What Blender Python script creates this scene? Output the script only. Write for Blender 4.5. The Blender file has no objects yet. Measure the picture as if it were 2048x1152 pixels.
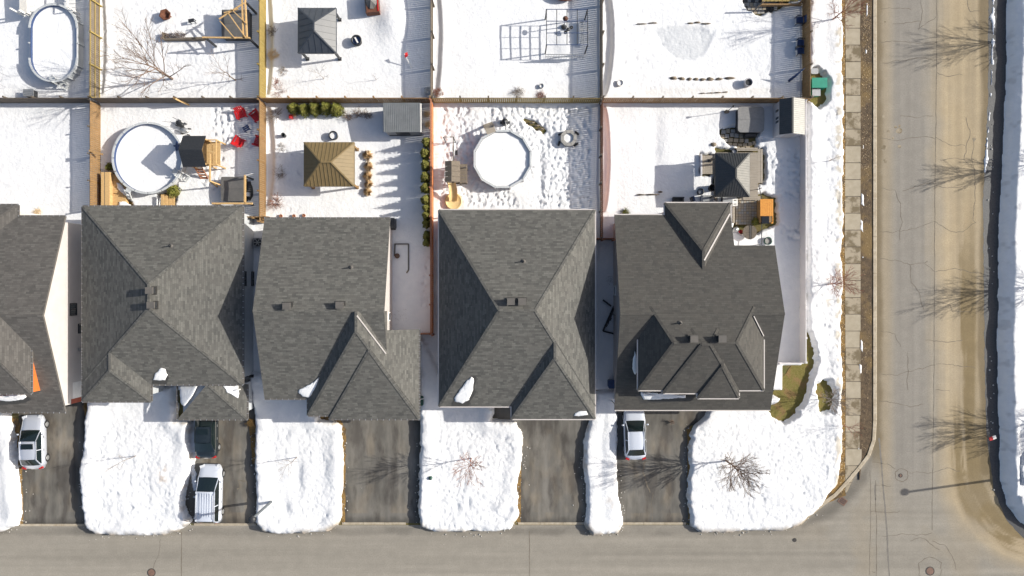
import bpy, math, random
import numpy as np
from mathutils import Vector, Matrix
R = math.radians
sc = bpy.context.scene
col = sc.collection
# ---------------------------------------------------------------- camera, sky, sun, exposure
CAM_H = 60.0
SUN_EL, SUN_AZ = 30.0, 8.0          # degrees above the horizon; degrees from +X towards +Y
cam_d = bpy.data.cameras.new('camera'); cam = bpy.data.objects.new('camera', cam_d); col.objects.link(cam)
cam.location = (0, 0, CAM_H); cam.rotation_euler = (0, 0, 0)
cam_d.sensor_width = 36; cam_d.lens = 36 * 1440 / 2048; cam_d.clip_start = 1; cam_d.clip_end = 2000
sc.camera = cam
world = bpy.data.worlds.new('World'); sc.world = world; world.use_nodes = True
wn = world.node_tree; sky = wn.nodes.new('ShaderNodeTexSky'); sky.sky_type = 'NISHITA'; sky.sun_disc = False
sky.sun_elevation = R(SUN_EL); sky.sun_rotation = R(90 - SUN_AZ); sky.air_density = 1.0; sky.dust_density = 3.0; sky.ozone_density = 0.8
wn.links.new(sky.outputs[0], wn.nodes['Background'].inputs[0]); wn.nodes['Background'].inputs[1].default_value = 0.10
sl = bpy.data.lights.new('sun', 'SUN'); sl.energy = 4.2; sl.angle = R(0.5); sl.color = (1.0, 0.955, 0.865)
so = bpy.data.objects.new('sun', sl); col.objects.link(so); so.location = (60, 10, 60)
sd = Vector((math.cos(R(SUN_EL)) * math.cos(R(SUN_AZ)), math.cos(R(SUN_EL)) * math.sin(R(SUN_AZ)), math.sin(R(SUN_EL))))
so.rotation_euler = sd.to_track_quat('Z', 'Y').to_euler()
sc.view_settings.view_transform = 'Standard'; sc.view_settings.look = 'None'; sc.view_settings.gamma = 1
sc.view_settings.use_curve_mapping = False; sc.view_settings.exposure = 0.52
sc.render.engine = 'CYCLES'
rnd = random.Random(7)

# ---------------------------------------------------------------- helpers
def S(px, py, h=0.0):
    """plan position of a point seen at photo pixel (px,py) whose real height is h"""
    return ((px - 1024) * (CAM_H - h) / 1440, (576 - py) * (CAM_H - h) / 1440)
def S3(px, py, h=0.0):
    x, y = S(px, py, h); return (x, y, h)

def rgb(c): return (c[0], c[1], c[2], 1.0)
def mat(name, c, c2=None, scale=3.0, rough=0.8, bump=0.0, bscale=None, metal=0.0, stretch=(1, 1, 1), detail=6, lo=0.35, hi=0.65,
        attr=None, spec=0.5, coat=0.0, dist=0.02, c3=None, scale3=0.5, lo3=0.45, hi3=0.7):
    m = bpy.data.materials.new(name); m.use_nodes = True; nt = m.node_tree; b = nt.nodes['Principled BSDF']
    b.inputs['Roughness'].default_value = rough; b.inputs['Metallic'].default_value = metal
    b.inputs['Specular IOR Level'].default_value = spec; b.inputs['Coat Weight'].default_value = coat
    b.inputs['Base Color'].default_value = rgb(c); src = None
    tc = nt.nodes.new('ShaderNodeTexCoord'); mp = nt.nodes.new('ShaderNodeMapping'); mp.inputs['Scale'].default_value = stretch
    nt.links.new(tc.outputs['Object'], mp.inputs[0])
    def noise(sc_, d=detail):
        n = nt.nodes.new('ShaderNodeTexNoise'); n.inputs['Scale'].default_value = sc_; n.inputs['Detail'].default_value = d
        n.inputs['Roughness'].default_value = 0.62; nt.links.new(mp.outputs[0], n.inputs[0]); return n
    def ramp(n, a, z):
        r = nt.nodes.new('ShaderNodeMapRange'); r.inputs[1].default_value = a; r.inputs[2].default_value = z; nt.links.new(n.outputs[0], r.inputs[0]); return r
    if c2 is not None:
        r = ramp(noise(scale), lo, hi); mx = nt.nodes.new('ShaderNodeMix'); mx.data_type = 'RGBA'
        mx.inputs['A'].default_value = rgb(c); mx.inputs['B'].default_value = rgb(c2); nt.links.new(r.outputs[0], mx.inputs['Factor']); src = mx.outputs['Result']
        if c3 is not None:
            r3 = ramp(noise(scale3), lo3, hi3); m3 = nt.nodes.new('ShaderNodeMix'); m3.data_type = 'RGBA'
            nt.links.new(src, m3.inputs['A']); m3.inputs['B'].default_value = rgb(c3); nt.links.new(r3.outputs[0], m3.inputs['Factor']); src = m3.outputs['Result']
    if attr:
        a = nt.nodes.new('ShaderNodeVertexColor'); a.layer_name = attr
        if src is None: src = a.outputs[0]
        else:
            mm = nt.nodes.new('ShaderNodeMix'); mm.data_type = 'RGBA'; mm.blend_type = 'MULTIPLY'; mm.inputs['Factor'].default_value = 1
            nt.links.new(src, mm.inputs['A']); nt.links.new(a.outputs[0], mm.inputs['B']); src = mm.outputs['Result']
    if src is not None: nt.links.new(src, b.inputs['Base Color'])
    if bump:
        bn = noise(bscale or scale * 4, 4); bp = nt.nodes.new('ShaderNodeBump'); bp.inputs['Strength'].default_value = bump; bp.inputs['Distance'].default_value = dist
        nt.links.new(bn.outputs[0], bp.inputs['Height']); nt.links.new(bp.outputs[0], b.inputs['Normal'])
    return m

def shingle_mat(name, c1, c2, c3, bw=0.29, bh=0.145, amt=1.0):
    m = bpy.data.materials.new(name); m.use_nodes = True; nt = m.node_tree; b = nt.nodes['Principled BSDF']; L = nt.links.new
    b.inputs['Roughness'].default_value = 0.9; b.inputs['Specular IOR Level'].default_value = 0.25
    uv = nt.nodes.new('ShaderNodeUVMap'); uv.uv_map = 'UVMap'
    wn_ = nt.nodes.new('ShaderNodeTexNoise'); wn_.inputs['Scale'].default_value = 1.3; wn_.inputs['Detail'].default_value = 3; L(uv.outputs[0], wn_.inputs[0])
    br = nt.nodes.new('ShaderNodeTexBrick'); br.inputs['Scale'].default_value = 1.0
    br.inputs['Brick Width'].default_value = bw; br.inputs['Row Height'].default_value = bh; br.inputs['Mortar Size'].default_value = 0.006
    br.inputs['Mortar Smooth'].default_value = 0.3; br.inputs['Bias'].default_value = 0.0; br.offset = 0.37; br.offset_frequency = 3; br.squash = 1.35; br.squash_frequency = 2
    br.inputs['Color1'].default_value = rgb(c1); br.inputs['Color2'].default_value = rgb(c2); br.inputs['Mortar'].default_value = rgb([v * 0.62 for v in c2]); L(uv.outputs[0], br.inputs[0])
    # second, coarser lamination pattern: irregular dark tabs
    mp = nt.nodes.new('ShaderNodeMapping'); mp.inputs['Scale'].default_value = (1.9, 4.4, 1); L(uv.outputs[0], mp.inputs[0])
    n2 = nt.nodes.new('ShaderNodeTexNoise'); n2.inputs['Scale'].default_value = 1.0; n2.inputs['Detail'].default_value = 2; L(mp.outputs[0], n2.inputs[0])
    r2 = nt.nodes.new('ShaderNodeMapRange'); r2.inputs[1].default_value = 0.5; r2.inputs[2].default_value = 0.62; r2.inputs[4].default_value = 0.45 * amt; L(n2.outputs[0], r2.inputs[0])
    m1 = nt.nodes.new('ShaderNodeMix'); m1.data_type = 'RGBA'; L(r2.outputs[0], m1.inputs['Factor']); L(br.outputs[0], m1.inputs['A']); m1.inputs['B'].default_value = rgb([v * 0.62 for v in c1])
    r3 = nt.nodes.new('ShaderNodeMapRange'); r3.inputs[1].default_value = 0.38; r3.inputs[2].default_value = 0.66; r3.inputs[4].default_value = 0.55; L(wn_.outputs[0], r3.inputs[0])
    m2 = nt.nodes.new('ShaderNodeMix'); m2.data_type = 'RGBA'; L(r3.outputs[0], m2.inputs['Factor']); L(m1.outputs['Result'], m2.inputs['A']); m2.inputs['B'].default_value = rgb(c3)
    L(m2.outputs['Result'], b.inputs['Base Color'])
    bp = nt.nodes.new('ShaderNodeBump'); bp.inputs['Strength'].default_value = 0.5; bp.inputs['Distance'].default_value = 0.012
    rb = nt.nodes.new('ShaderNodeRGBToBW'); L(m1.outputs['Result'], rb.inputs[0]); mu = nt.nodes.new('ShaderNodeMath'); mu.operation = 'MULTIPLY'; mu.inputs[1].default_value = 8; L(rb.outputs[0], mu.inputs[0])
    L(mu.outputs[0], bp.inputs['Height']); L(bp.outputs[0], b.inputs['Normal'])
    return m

M = {}
M['shingle'] = shingle_mat('shingle_warm', (.150, .148, .136), (.074, .074, .070), (.112, .108, .100))
M['shingle_dark'] = shingle_mat('shingle_slate', (.090, .087, .079), (.060, .058, .055), (.078, .073, .066), 0.30, 0.15, 0.5)
M['shingle_left'] = shingle_mat('shingle_left', (.132, .125, .117), (.074, .071, .067), (.102, .095, .089))
M['fascia'] = mat('fascia_dark', (.09, .085, .08), (.12, .11, .10), 2)
M['white'] = mat('white_paint', (.78, .77, .75), (.7, .69, .66), 4, 0.5)
M['siding'] = mat('pale_siding', (.50, .465, .445), (.54, .505, .485), 1.5, 0.7)
M['siding_grey'] = mat('grey_siding', (.42, .44, .46), (.48, .50, .52), 1.5, 0.7)
M['brick'] = mat('rust_brick', (.30, .07, .04), (.22, .05, .03), 8)
M['cedar'] = mat('orange_cedar', (.62, .17, .035), (.52, .13, .03), 8, 0.5)
M['glass'] = mat('window_glass', (.02, .03, .035), rough=0.08, spec=0.8)
M['black'] = mat('black_plastic', (.018, .02, .024), (.03, .032, .036), 9, 0.5)
M['black_gloss'] = mat('black_gloss', (.012, .014, .018), rough=0.2)
M['grey_metal'] = mat('grey_metal', (.25, .26, .27), (.32, .33, .34), 6, 0.45, metal=0.3)
M['steel'] = mat('galvanised', (.45, .46, .47), (.38, .39, .40), 5, 0.4, metal=0.6)
M['snow'] = mat('snow', (.76, .765, .775), (.70, .71, .73), 1.2, 0.75, bump=0.6, bscale=4.5, attr='tint', dist=0.07, spec=0.3)
M['snow_dirty'] = mat('snow_dirty', (.56, .55, .53), (.42, .40, .37), 6, 0.85)
M['tar_line'] = mat('tar_line', (.14, .13, .115), (.18, .165, .145), 3)
M['snow_plain'] = mat('snow_plain', (.79, .795, .80), (.75, .76, .775), 2.5, 0.75, bump=0.4, bscale=8, dist=0.05, spec=0.3)
M['road'] = mat('road_asphalt', (1, 1, 1), (.86, .86, .86), 1.1, 0.9, bump=0.4, bscale=30, attr='tint', dist=0.012, spec=0.3, c3=(.80, .79, .77), scale3=9, lo3=.42, hi3=.68)
M['ground'] = mat('lawn_thatch', (.10, .085, .03), (.17, .125, .05), 5, 0.95, bump=0.7, bscale=20, dist=0.05, c3=(.07, .085, .02), scale3=.9)
M['soil'] = mat('wet_soil', (.06, .042, .026), (.125, .088, .052), 4, 0.95, bump=0.8, bscale=12, dist=0.06, c3=(.17, .115, .05), scale3=.35, lo3=.5, hi3=.62)
M['pole_grey'] = mat('lamp_pole_grey', (.10, .115, .13), rough=.5)
M['thatch'] = mat('dry_thatch', (.26, .155, .045), (.15, .095, .035), 8, 0.95, bump=0.8, bscale=14, dist=0.05, c3=(.09, .06, .03), scale3=1.2, lo3=.5, hi3=.6)
M['moss'] = mat('thawed_lawn', (.13, .115, .022), (.18, .15, .045), 7, 0.95, bump=0.8, bscale=16, dist=0.05, c3=(.20, .13, .05), scale3=1.1, lo3=.5, hi3=.6)
M['drive'] = mat('driveway_asphalt', (.128, .121, .109), (.182, .170, .148), 1.1, 0.9, bump=0.3, bscale=30, stretch=(1.35, .42, 1), dist=0.01, spec=0.3, c3=(.085, .078, .070), attr='tint', scale3=.55, lo3=.48, hi3=.60, lo=.40, hi=.70)
M['wet_shingle'] = mat('wet_shingle', (.045, .043, .040), (.06, .057, .052), 5, rough=.5)
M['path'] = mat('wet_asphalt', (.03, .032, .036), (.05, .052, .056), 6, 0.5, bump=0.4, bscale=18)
M['concrete'] = mat('concrete_slab', (.36, .315, .24), (.30, .26, .19), 2.2, 0.9, bump=0.2, bscale=25, dist=0.01)
M['concrete_wet'] = mat('concrete_damp', (.135, .105, .06), (.30, .255, .185), 1.3, 0.8, bump=0.2, bscale=25, dist=0.01, lo=.42, hi=.55)
M['kerb'] = mat('kerb_concrete', (.42, .37, .29), (.30, .25, .18), 3, 0.9, bump=0.3, bscale=18, dist=.01)
M['tar'] = mat('tar', (.045, .042, .04), rough=0.8)
M['crack'] = mat('crack', (.12, .10, .078), (.17, .145, .11), 3, rough=0.95)
def wood(n, a, b): return mat(n, a, b, 2.2, 0.8, bump=0.2, bscale=20, stretch=(4, 4, .8), dist=.01)
M['wood_grey'] = wood('wood_weathered', (.19, .155, .115), (.135, .11, .085))
M['wood_brown'] = wood('wood_brown', (.29, .175, .075), (.20, .12, .05))
M['wood_yellow'] = wood('wood_yellow', (.33, .245, .075), (.24, .175, .05))
M['wood_orange'] = wood('wood_orange', (.60, .22, .075), (.46, .15, .05))
M['wood_red'] = wood('wood_red', (.40, .18, .10), (.30, .125, .07))
M['wood_dark'] = wood('wood_dark', (.14, .115, .09), (.09, .075, .06))
M['wood_new'] = wood('wood_new', (.56, .38, .18), (.46, .29, .12))
M['deck_grey'] = mat('deck_composite', (.34, .30, .25), (.27, .235, .19), 3, 0.8, stretch=(.4, 5, 1))
M['vinyl'] = mat('vinyl_grey', (.60, .59, .60), (.54, .53, .55), 1.0, 0.4)
M['pool_rail'] = mat('pool_rail', (.52, .54, .55), (.44, .46, .47), 4, 0.45)
M['pool_wall'] = mat('pool_wall', (.55, .55, .55), (.46, .47, .49), 3, 0.5)
M['navy'] = mat('navy', (.02, .045, .12), (.03, .06, .16), 4, 0.5)
M['red'] = mat('red_plastic', (.55, .018, .02), (.42, .012, .015), 4, 0.35)
M['teal'] = mat('teal_box', (.02, .22, .15), (.025, .26, .18), 3, 0.4)
M['green_dark'] = mat('dark_green', (.01, .06, .045), rough=0.4)
M['brown_metal'] = mat('bronze_roof', (.17, .125, .058), (.20, .145, .07), 2, 0.55, metal=0.0, spec=.35)
M['dark_metal'] = mat('charcoal_roof', (.035, .042, .055), (.05, .056, .066), 3, 0.42, spec=0.9)
M['gloss_roof'] = mat('black_steel_roof', (.082, .084, .084), (.10, .10, .098), 3, 0.45, metal=.75)
M['spa_cover'] = mat('vinyl_cover', (.10, .098, .095), (.13, .125, .12), 3, 0.5)
M['stone'] = mat('paver_stone', (.27, .265, .255), (.33, .315, .29), 4, 0.85, bump=.3)
M['stone2'] = mat('paver_tan', (.38, .32, .24), (.30, .25, .18), 4, 0.85, bump=.3)
M['bark'] = mat('bark', (.16, .11, .08), (.23, .16, .12), 8, 0.9)
M['bark_grey'] = mat('bark_grey', (.20, .165, .14), (.27, .23, .20), 8, 0.9)
M['bark_red'] = mat('twig_red', (.22, .085, .055), (.30, .13, .08), 8, 0.9)
M['leaf'] = mat('evergreen', (.10, .115, .014), (.19, .19, .03), 5, 0.8, c3=(.13, .10, .02), scale3=1.5)
M['straw'] = mat('dry_grass', (.88, .72, .48), (.74, .54, .30), 6, 0.8)
M['rust'] = mat('rusty_steel', (.16, .06, .03), (.10, .035, .02), 7, 0.8)
M['iron'] = mat('cast_iron', (.14, .085, .065), (.20, .12, .09), 7, 0.8)
M['tyre'] = mat('tyre_rubber', (.015, .015, .016), rough=0.8)
M['paint_white'] = mat('paint_white', (.54, .58, .66), rough=0.28, coat=0.8)
M['paint_silver'] = mat('paint_silver', (.50, .53, .60), rough=0.28, metal=0.25, coat=0.8)
M['paint_black'] = mat('paint_black', (.014, .020, .024), rough=0.22, coat=1.0)
M['car_glass'] = mat('car_glass', (.008, .014, .015), rough=0.06, spec=0.9)
M['tail_red'] = mat('tail_red', (.40, .02, .02), rough=0.2)
M['lamp_clear'] = mat('lamp_clear', (.65, .67, .70), rough=0.15)
M['slide'] = mat('slide_plastic', (.72, .55, .28), (.66, .48, .22), 4, 0.4)
M['rock'] = mat('rock', (.24, .20, .15), (.15, .12, .09), 5, 0.9, bump=.5)
M['fabric_grey'] = mat('fabric_grey', (.19, .19, .19), (.24, .235, .23), 6, 0.9)

class MB:
    def __init__(s): s.v = []; s.f = []; s.m = []; s.sm = []
    def add(s, vs, fs, mi=0, sm=False):
        o = len(s.v); s.v += [tuple(p) for p in vs]
        for f in fs: s.f.append([o + i for i in f]); s.m.append(mi); s.sm.append(sm)
        return s
    def box(s, x0, x1, y0, y1, z0, z1, mi=0):
        return s.add([(x, y, z) for z in (z0, z1) for y in (y0, y1) for x in (x0, x1)],
                     [(0, 2, 3, 1), (4, 5, 7, 6), (0, 1, 5, 4), (2, 6, 7, 3), (0, 4, 6, 2), (1, 3, 7, 5)], mi)
    def obox(s, c, size, rz=0.0, mi=0, tilt=None):
        m = Matrix.Rotation(rz, 3, 'Z')
        if tilt: m = m @ Matrix.Rotation(tilt[1], 3, tilt[0])
        a, b, d = size[0] / 2, size[1] / 2, size[2] / 2
        vs = [Vector(c) + m @ Vector((x, y, z)) for z in (-d, d) for y in (-b, b) for x in (-a, a)]
        return s.add(vs, [(0, 2, 3, 1), (4, 5, 7, 6), (0, 1, 5, 4), (2, 6, 7, 3), (0, 4, 6, 2), (1, 3, 7, 5)], mi)
    def bar(s, p, q, w=.1, h=None, mi=0):
        p = Vector(p); q = Vector(q); h = h or w; d = (q - p)
        if d.length < 1e-6: return s
        d.normalize(); up = Vector((0, 0, 1)) if abs(d.z) < .95 else Vector((1, 0, 0))
        a = d.cross(up).normalized() * w / 2; b = a.cross(d).normalized() * h / 2
        vs = [e + sx * a + sy * b for e in (p, q) for sx, sy in ((-1, -1), (1, -1), (1, 1), (-1, 1))]
        return s.add(vs, [(0, 1, 2, 3), (7, 6, 5, 4), (0, 4, 5, 1), (1, 5, 6, 2), (2, 6, 7, 3), (3, 7, 4, 0)], mi)
    def tube(s, pts, rs, n=6, mi=0, cap=True, sm=True):
        pts = [Vector(p) for p in pts]
        if not hasattr(rs, '__len__'): rs = [rs] * len(pts)
        vs = []; fs = []
        for i, p in enumerate(pts):
            d = (pts[min(i + 1, len(pts) - 1)] - pts[max(i - 1, 0)]).normalized()
            up = Vector((0, 0, 1)) if abs(d.z) < .9 else Vector((1, 0, 0))
            a = d.cross(up).normalized(); b = a.cross(d)
            for k in range(n):
                t = 2 * math.pi * k / n; vs.append(p + (a * math.cos(t) + b * math.sin(t)) * rs[i])
        for i in range(len(pts) - 1):
            for k in range(n): fs.append((i * n + k, i * n + (k + 1) % n, (i + 1) * n + (k + 1) % n, (i + 1) * n + k))
        if cap: fs.append(tuple(range(n - 1, -1, -1))); fs.append(tuple((len(pts) - 1) * n + k for k in range(n)))
        return s.add(vs, fs, mi, sm)
    def lathe(s, prof, n=16, c=(0, 0), mi=0, sm=True, a0=0.0, sx=1.0, sy=1.0):
        vs = []; fs = []
        for r, z in prof:
            for k in range(n):
                t = a0 + 2 * math.pi * k / n; vs.append((c[0] + r * math.cos(t) * sx, c[1] + r * math.sin(t) * sy, z))
        for i in range(len(prof) - 1):
            for k in range(n): fs.append((i * n + k, i * n + (k + 1) % n, (i + 1) * n + (k + 1) % n, (i + 1) * n + k))
        return s.add(vs, fs, mi, sm)
    def cyl(s, c, r, z0, z1, n=14, mi=0):
        s.lathe([(r, z0), (r, z1)], n, c, mi); vs = [(c[0] + r * math.cos(2 * math.pi * k / n), c[1] + r * math.sin(2 * math.pi * k / n), z) for z in (z0, z1) for k in range(n)]
        return s.add(vs, [tuple(range(n - 1, -1, -1)), tuple(n + k for k in range(n))], mi)
    def prism(s, poly, z0, z1, mi=0, mi_side=None):
        a = sum(poly[i][0] * poly[(i + 1) % len(poly)][1] - poly[(i + 1) % len(poly)][0] * poly[i][1] for i in range(len(poly)))
        if a < 0: poly = poly[::-1]
        n = len(poly); vs = [(p[0], p[1], z0) for p in poly] + [(p[0], p[1], z1) for p in poly]
        s.add(vs, [tuple(range(n - 1, -1, -1)), tuple(n + k for k in range(n))], mi)
        return s.add(vs, [(k, (k + 1) % n, n + (k + 1) % n, n + k) for k in range(n)], mi if mi_side is None else mi_side)
    def blob(s, c, r, seed=0, nu=10, nv=6, amp=.15, mi=0, flat=0.0):
        q = random.Random(seed); vs = []; fs = []
        for i in range(nv + 1):
            th = math.pi * i / nv
            for k in range(nu):
                rr = 1 + (q.random() - .5) * 2 * amp; ph = 2 * math.pi * k / nu
                vs.append((c[0] + r[0] * rr * math.sin(th) * math.cos(ph), c[1] + r[1] * rr * math.sin(th) * math.sin(ph), max(c[2] + r[2] * rr * math.cos(th), flat)))
        for i in range(nv):
            for k in range(nu): fs.append((i * nu + k, (i + 1) * nu + k, (i + 1) * nu + (k + 1) % nu, i * nu + (k + 1) % nu))
        return s.add(vs, fs, mi, True)
    def build(s, name, mats, parent=None, world=True, uv=None):
        me = bpy.data.meshes.new(name)
        off = Vector((0, 0, 0))
        if parent is not None and world:
            p = parent
            while p is not None: off += p.location; p = p.parent
        vs = [(v[0] - off.x, v[1] - off.y, v[2] - off.z) for v in s.v] if (parent is not None and world) else s.v
        me.from_pydata(vs, [], s.f)
        if isinstance(mats, str): mats = [mats]
        for k in mats: me.materials.append(M[k])
        me.polygons.foreach_set('material_index', s.m); me.polygons.foreach_set('use_smooth', s.sm)
        if uv:
            L = me.uv_layers.new(name='UVMap')
            for p in me.polygons:
                n = p.normal
                if abs(n.z) > .999 or abs(n.z) < 1e-3: u = Vector((1, 0, 0)); v = Vector((0, 1, 0)) if abs(n.z) > .5 else Vector((0, 0, 1))
                else:
                    u = Vector((-n.y, n.x, 0)).normalized(); v = n.cross(u)
                for li in p.loop_indices:
                    co = me.vertices[me.loops[li].vertex_index].co; L.data[li].uv = (co.dot(u) + 50, co.dot(v) + 50)
        me.update(); o = bpy.data.objects.new(name, me); col.objects.link(o)
        if parent is not None: o.parent = parent
        return o

def tag(o, label=None, cat=None, group=None, kind=None):
    if label: o['label'] = label
    if cat: o['category'] = cat
    if group: o['group'] = group
    if kind: o['kind'] = kind
    return o
def thing(name, label, cat, loc=(0, 0, 0), rz=0.0, group=None):
    o = bpy.data.objects.new(name, None); col.objects.link(o); o.location = loc; o.rotation_euler = (0, 0, rz); o.empty_display_size = .3
    return tag(o, label, cat, group)
def copy_tree(o, parent=None):
    c = o.copy(); col.objects.link(c)
    if parent is not None: c.parent = parent
    for ch in list(o.children): copy_tree(ch, c)
    return c
def dup(o, loc, rz, label):
    c = copy_tree(o); c.location = loc; c.rotation_euler = (0, 0, rz); c['label'] = label; return c
def dupe_part(o, loc, rz=0.0):
    c = o.copy(); col.objects.link(c); c.parent = o.parent; c.location = loc; c.rotation_euler = (0, 0, rz); return c
ORD = ['first', 'second', 'third', 'fourth', 'fifth', 'sixth', 'seventh', 'eighth', 'ninth', 'tenth', 'eleventh', 'twelfth']

# numpy noise
def vnoise(X, Y, scale, seed):
    g = np.random.RandomState(seed).rand(257, 257); x = X / scale + 1000.3; y = Y / scale + 1000.7
    xi = np.floor(x).astype(int); yi = np.floor(y).astype(int); fx = x - xi; fy = y - yi
    fx = fx * fx * (3 - 2 * fx); fy = fy * fy * (3 - 2 * fy); a = xi % 256; b = yi % 256
    return (g[a, b] * (1 - fx) + g[a + 1, b] * fx) * (1 - fy) + (g[a, b + 1] * (1 - fx) + g[a + 1, b + 1] * fx) * fy
def fbm(X, Y, scale, seed, o=4):
    r = 0; a = 1; t = 0
    for i in range(o): r = r + a * vnoise(X, Y, scale / 2 ** i, seed + i); t += a; a *= .5
    return r / t * 2 - 1
def sstep(x, a, b): t = np.clip((x - a) / (b - a), 0, 1); return t * t * (3 - 2 * t)
def sdf(PX, PY, poly):
    """positive inside, in photo pixels"""
    d = np.full(PX.shape, 1e9); ins = np.zeros(PX.shape, bool); n = len(poly)
    for i in range(n):
        x0, y0 = poly[i]; x1, y1 = poly[(i + 1) % n]; ex, ey = x1 - x0, y1 - y0
        t = np.clip(((PX - x0) * ex + (PY - y0) * ey) / (ex * ex + ey * ey + 1e-9), 0, 1)
        d = np.minimum(d, np.hypot(PX - x0 - t * ex, PY - y0 - t * ey))
        c = ((y0 > PY) != (y1 > PY)); xs = x0 + (PY - y0) * ex / (ey if abs(ey) > 1e-9 else 1e-9)
        ins ^= c & (PX < xs)
    return np.where(ins, d, -d)
def grid_object(name, X, Y, Z, keep, matname, tint=None, smooth=True):
    ny, nx = X.shape; idx = np.arange(nx * ny).reshape(ny, nx)
    q = np.stack([idx[:-1, :-1], idx[:-1, 1:], idx[1:, 1:], idx[1:, :-1]], -1)[keep]
    used = np.zeros(nx * ny, bool); used[q.ravel()] = True; remap = np.cumsum(used) - 1
    co = np.stack([X.ravel(), Y.ravel(), Z.ravel()], -1)[used]; q = remap[q]
    me = bpy.data.meshes.new(name); me.vertices.add(len(co)); me.vertices.foreach_set('co', co.ravel().astype(np.float32))
    me.loops.add(q.size); me.loops.foreach_set('vertex_index', q.ravel().astype(np.int32))
    me.polygons.add(len(q)); me.polygons.foreach_set('loop_start', (np.arange(len(q)) * 4).astype(np.int32))
    me.polygons.foreach_set('use_smooth', np.full(len(q), smooth))
    me.update(calc_edges=True); me.validate()
    if tint is not None:
        ca = me.color_attributes.new('tint', 'FLOAT_COLOR', 'POINT')
        t = np.concatenate([tint.reshape(-1, 3)[used], np.ones((len(co), 1))], 1); ca.data.foreach_set('color', t.ravel().astype(np.float32))
    me.materials.append(M[matname]); o = bpy.data.objects.new(name, me); col.objects.link(o); return o
# ---------------------------------------------------------------- ground, roads, pavements, snow
mb = MB(); mb.add([(-400, -400, 0), (400, -400, 0), (400, 400, 0), (-400, 400, 0)], [(0, 1, 2, 3)])
tag(mb.build('ground', 'ground'), kind='structure')

def px_poly(pts, h=0.0): return [S(x, y, h) for x, y in pts]
def sheet(name, pts, z, m, zb=-.05, wiggle=0.0, seed=0, **kw):
    P = px_poly(pts)
    if wiggle:
        q = random.Random(seed); out = []
        for i in range(len(P)):
            a = Vector(P[i]); b = Vector(P[(i + 1) % len(P)]); n = max(1, int((b - a).length / .35))
            for k in range(n):
                p = a.lerp(b, k / n); out.append((p.x + q.uniform(-wiggle, wiggle), p.y + q.uniform(-wiggle, wiggle)))
        P = out
    b = MB(); b.prism(P, zb, z, 0); return b.build(name, m, **kw)

# roads: fine tinted sheet inside the view, plain sheets beyond it
KERB = [(1751, -40), (1751, 840), (1749, 880), (1738, 912), (1718, 938), (1695, 965), (1672, 990), (1648, 1008), (1620, 1030), (1600, 1048)]
road_poly = [(1746, -60), (1746, 880), (1735, 915), (1690, 970), (1640, 1014), (1600, 1052), (-60, 1052), (-60, 1250), (2150, 1250), (2150, 1100), (2040, 1060), (2010, 1030), (1990, 980), (1984, -60)]
d = .13; xs = np.arange(-45.5, 46, d); ys = np.arange(-26, 26, d); X, Y = np.meshgrid(xs, ys); PX = X * 24 + 1024; PY = 576 - Y * 24
keepv = sdf(PX, PY, road_poly) > -3
keep = keepv[:-1, :-1] & keepv[1:, 1:] & keepv[:-1, 1:] & keepv[1:, :-1]
g = np.array([.292, .270, .232]); tan = np.array([.40, .32, .205]); brn = np.array([.155, .115, .06]); cool = np.array([.262, .245, .222])
vert = sstep(1000 - PY + (PX - 1750) * .15, -60, 120)     # 1 on the side road, 0 on the street
sv = fbm(PX, PY * .02, 7, 11, 4); sv2 = fbm(PX, PY * .012, 28, 15, 3); sh = fbm(PX * .02, PY, 7, 21, 4); sh2 = fbm(PX * .008, PY, 30, 22, 2)
base = g[None, None] * (1 + .17 * (vert * sv + (1 - vert) * sh)[..., None] + .09 * (vert * sv2 + (1 - vert) * sh2)[..., None])
lane = sstep(PX, 1778, 1800) * sstep(-PX, -1872, -1835) * vert
base = base * (1 - .6 * lane[..., None]) + cool * .9 * (1 + .12 * sv[..., None]) * .6 * lane[..., None]
warm = vert * .55 * sstep(PX, 1755, 1765) * sstep(-PX, -1795, -1770)
base = base * (1 - warm[..., None]) + tan * .85 * warm[..., None]
# sand on the right half, bending out to the right round the corner
rr = np.hypot(PX - 2175, PY - 800); bend = sstep(PY, 760, 900)
across = sdf(PX, PY, [(1862, -400), (1864, 700), (1866, 850), (1872, 940), (1884, 1000), (1908, 1050), (1945, 1095), (2000, 1128), (2060, 1150), (2200, 1180), (2400, 1180), (2600, -400)])      # 0 at the sand's inner edge, grows outwards
sn = fbm(across, PY * .03 + rr * .01, 8, 33, 4); edge_n = fbm(PX, PY, 60, 35, 3)
sand = sstep(across + 14 * edge_n + 10 * sn, -24, 46) * (.80 + .35 * np.clip(fbm(PX, PY, 120, 39, 3) + .4, 0, .6))
base = base * (1 - .92 * sand[..., None]) + tan * (1 + .22 * sn[..., None] + .15 * sv2[..., None] * (1 - bend[..., None])) * .92 * sand[..., None]
s5 = fbm(across, (PY + PX) * .05, 5, 34, 3) * .7 + .5 * fbm(PX, PY, 46, 37, 3); dk = np.maximum(sstep(across + 10 * s5 + 6 * edge_n, 56, 64) * sstep(-(across + 8 * s5), -94, -82) * sstep(PY, 300, 640), sstep(across + 8 * s5, 26, 44) * sstep(-across, -150, -96) * bend * sstep(s5, -.35, .15)) * .8
base = base * (1 - dk[..., None]) + np.array([.19, .14, .066]) * dk[..., None]
wet = sstep(PX + 6 * fbm(PX, PY, 22, 41), 1740, 1749) * sstep(-(PX + 4 * fbm(PX, PY, 30, 42)), -1770, -1758) * vert * sstep(-PY, -960, -900)
base = base * (1 - .75 * wet[..., None]) + brn * .75 * wet[..., None]
edge_r = sstep(PX + 12 * fbm(PX, PY, 160, 43, 3) , 1955, 1964) * sstep(-PY, -1000, -900) * .75
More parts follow.
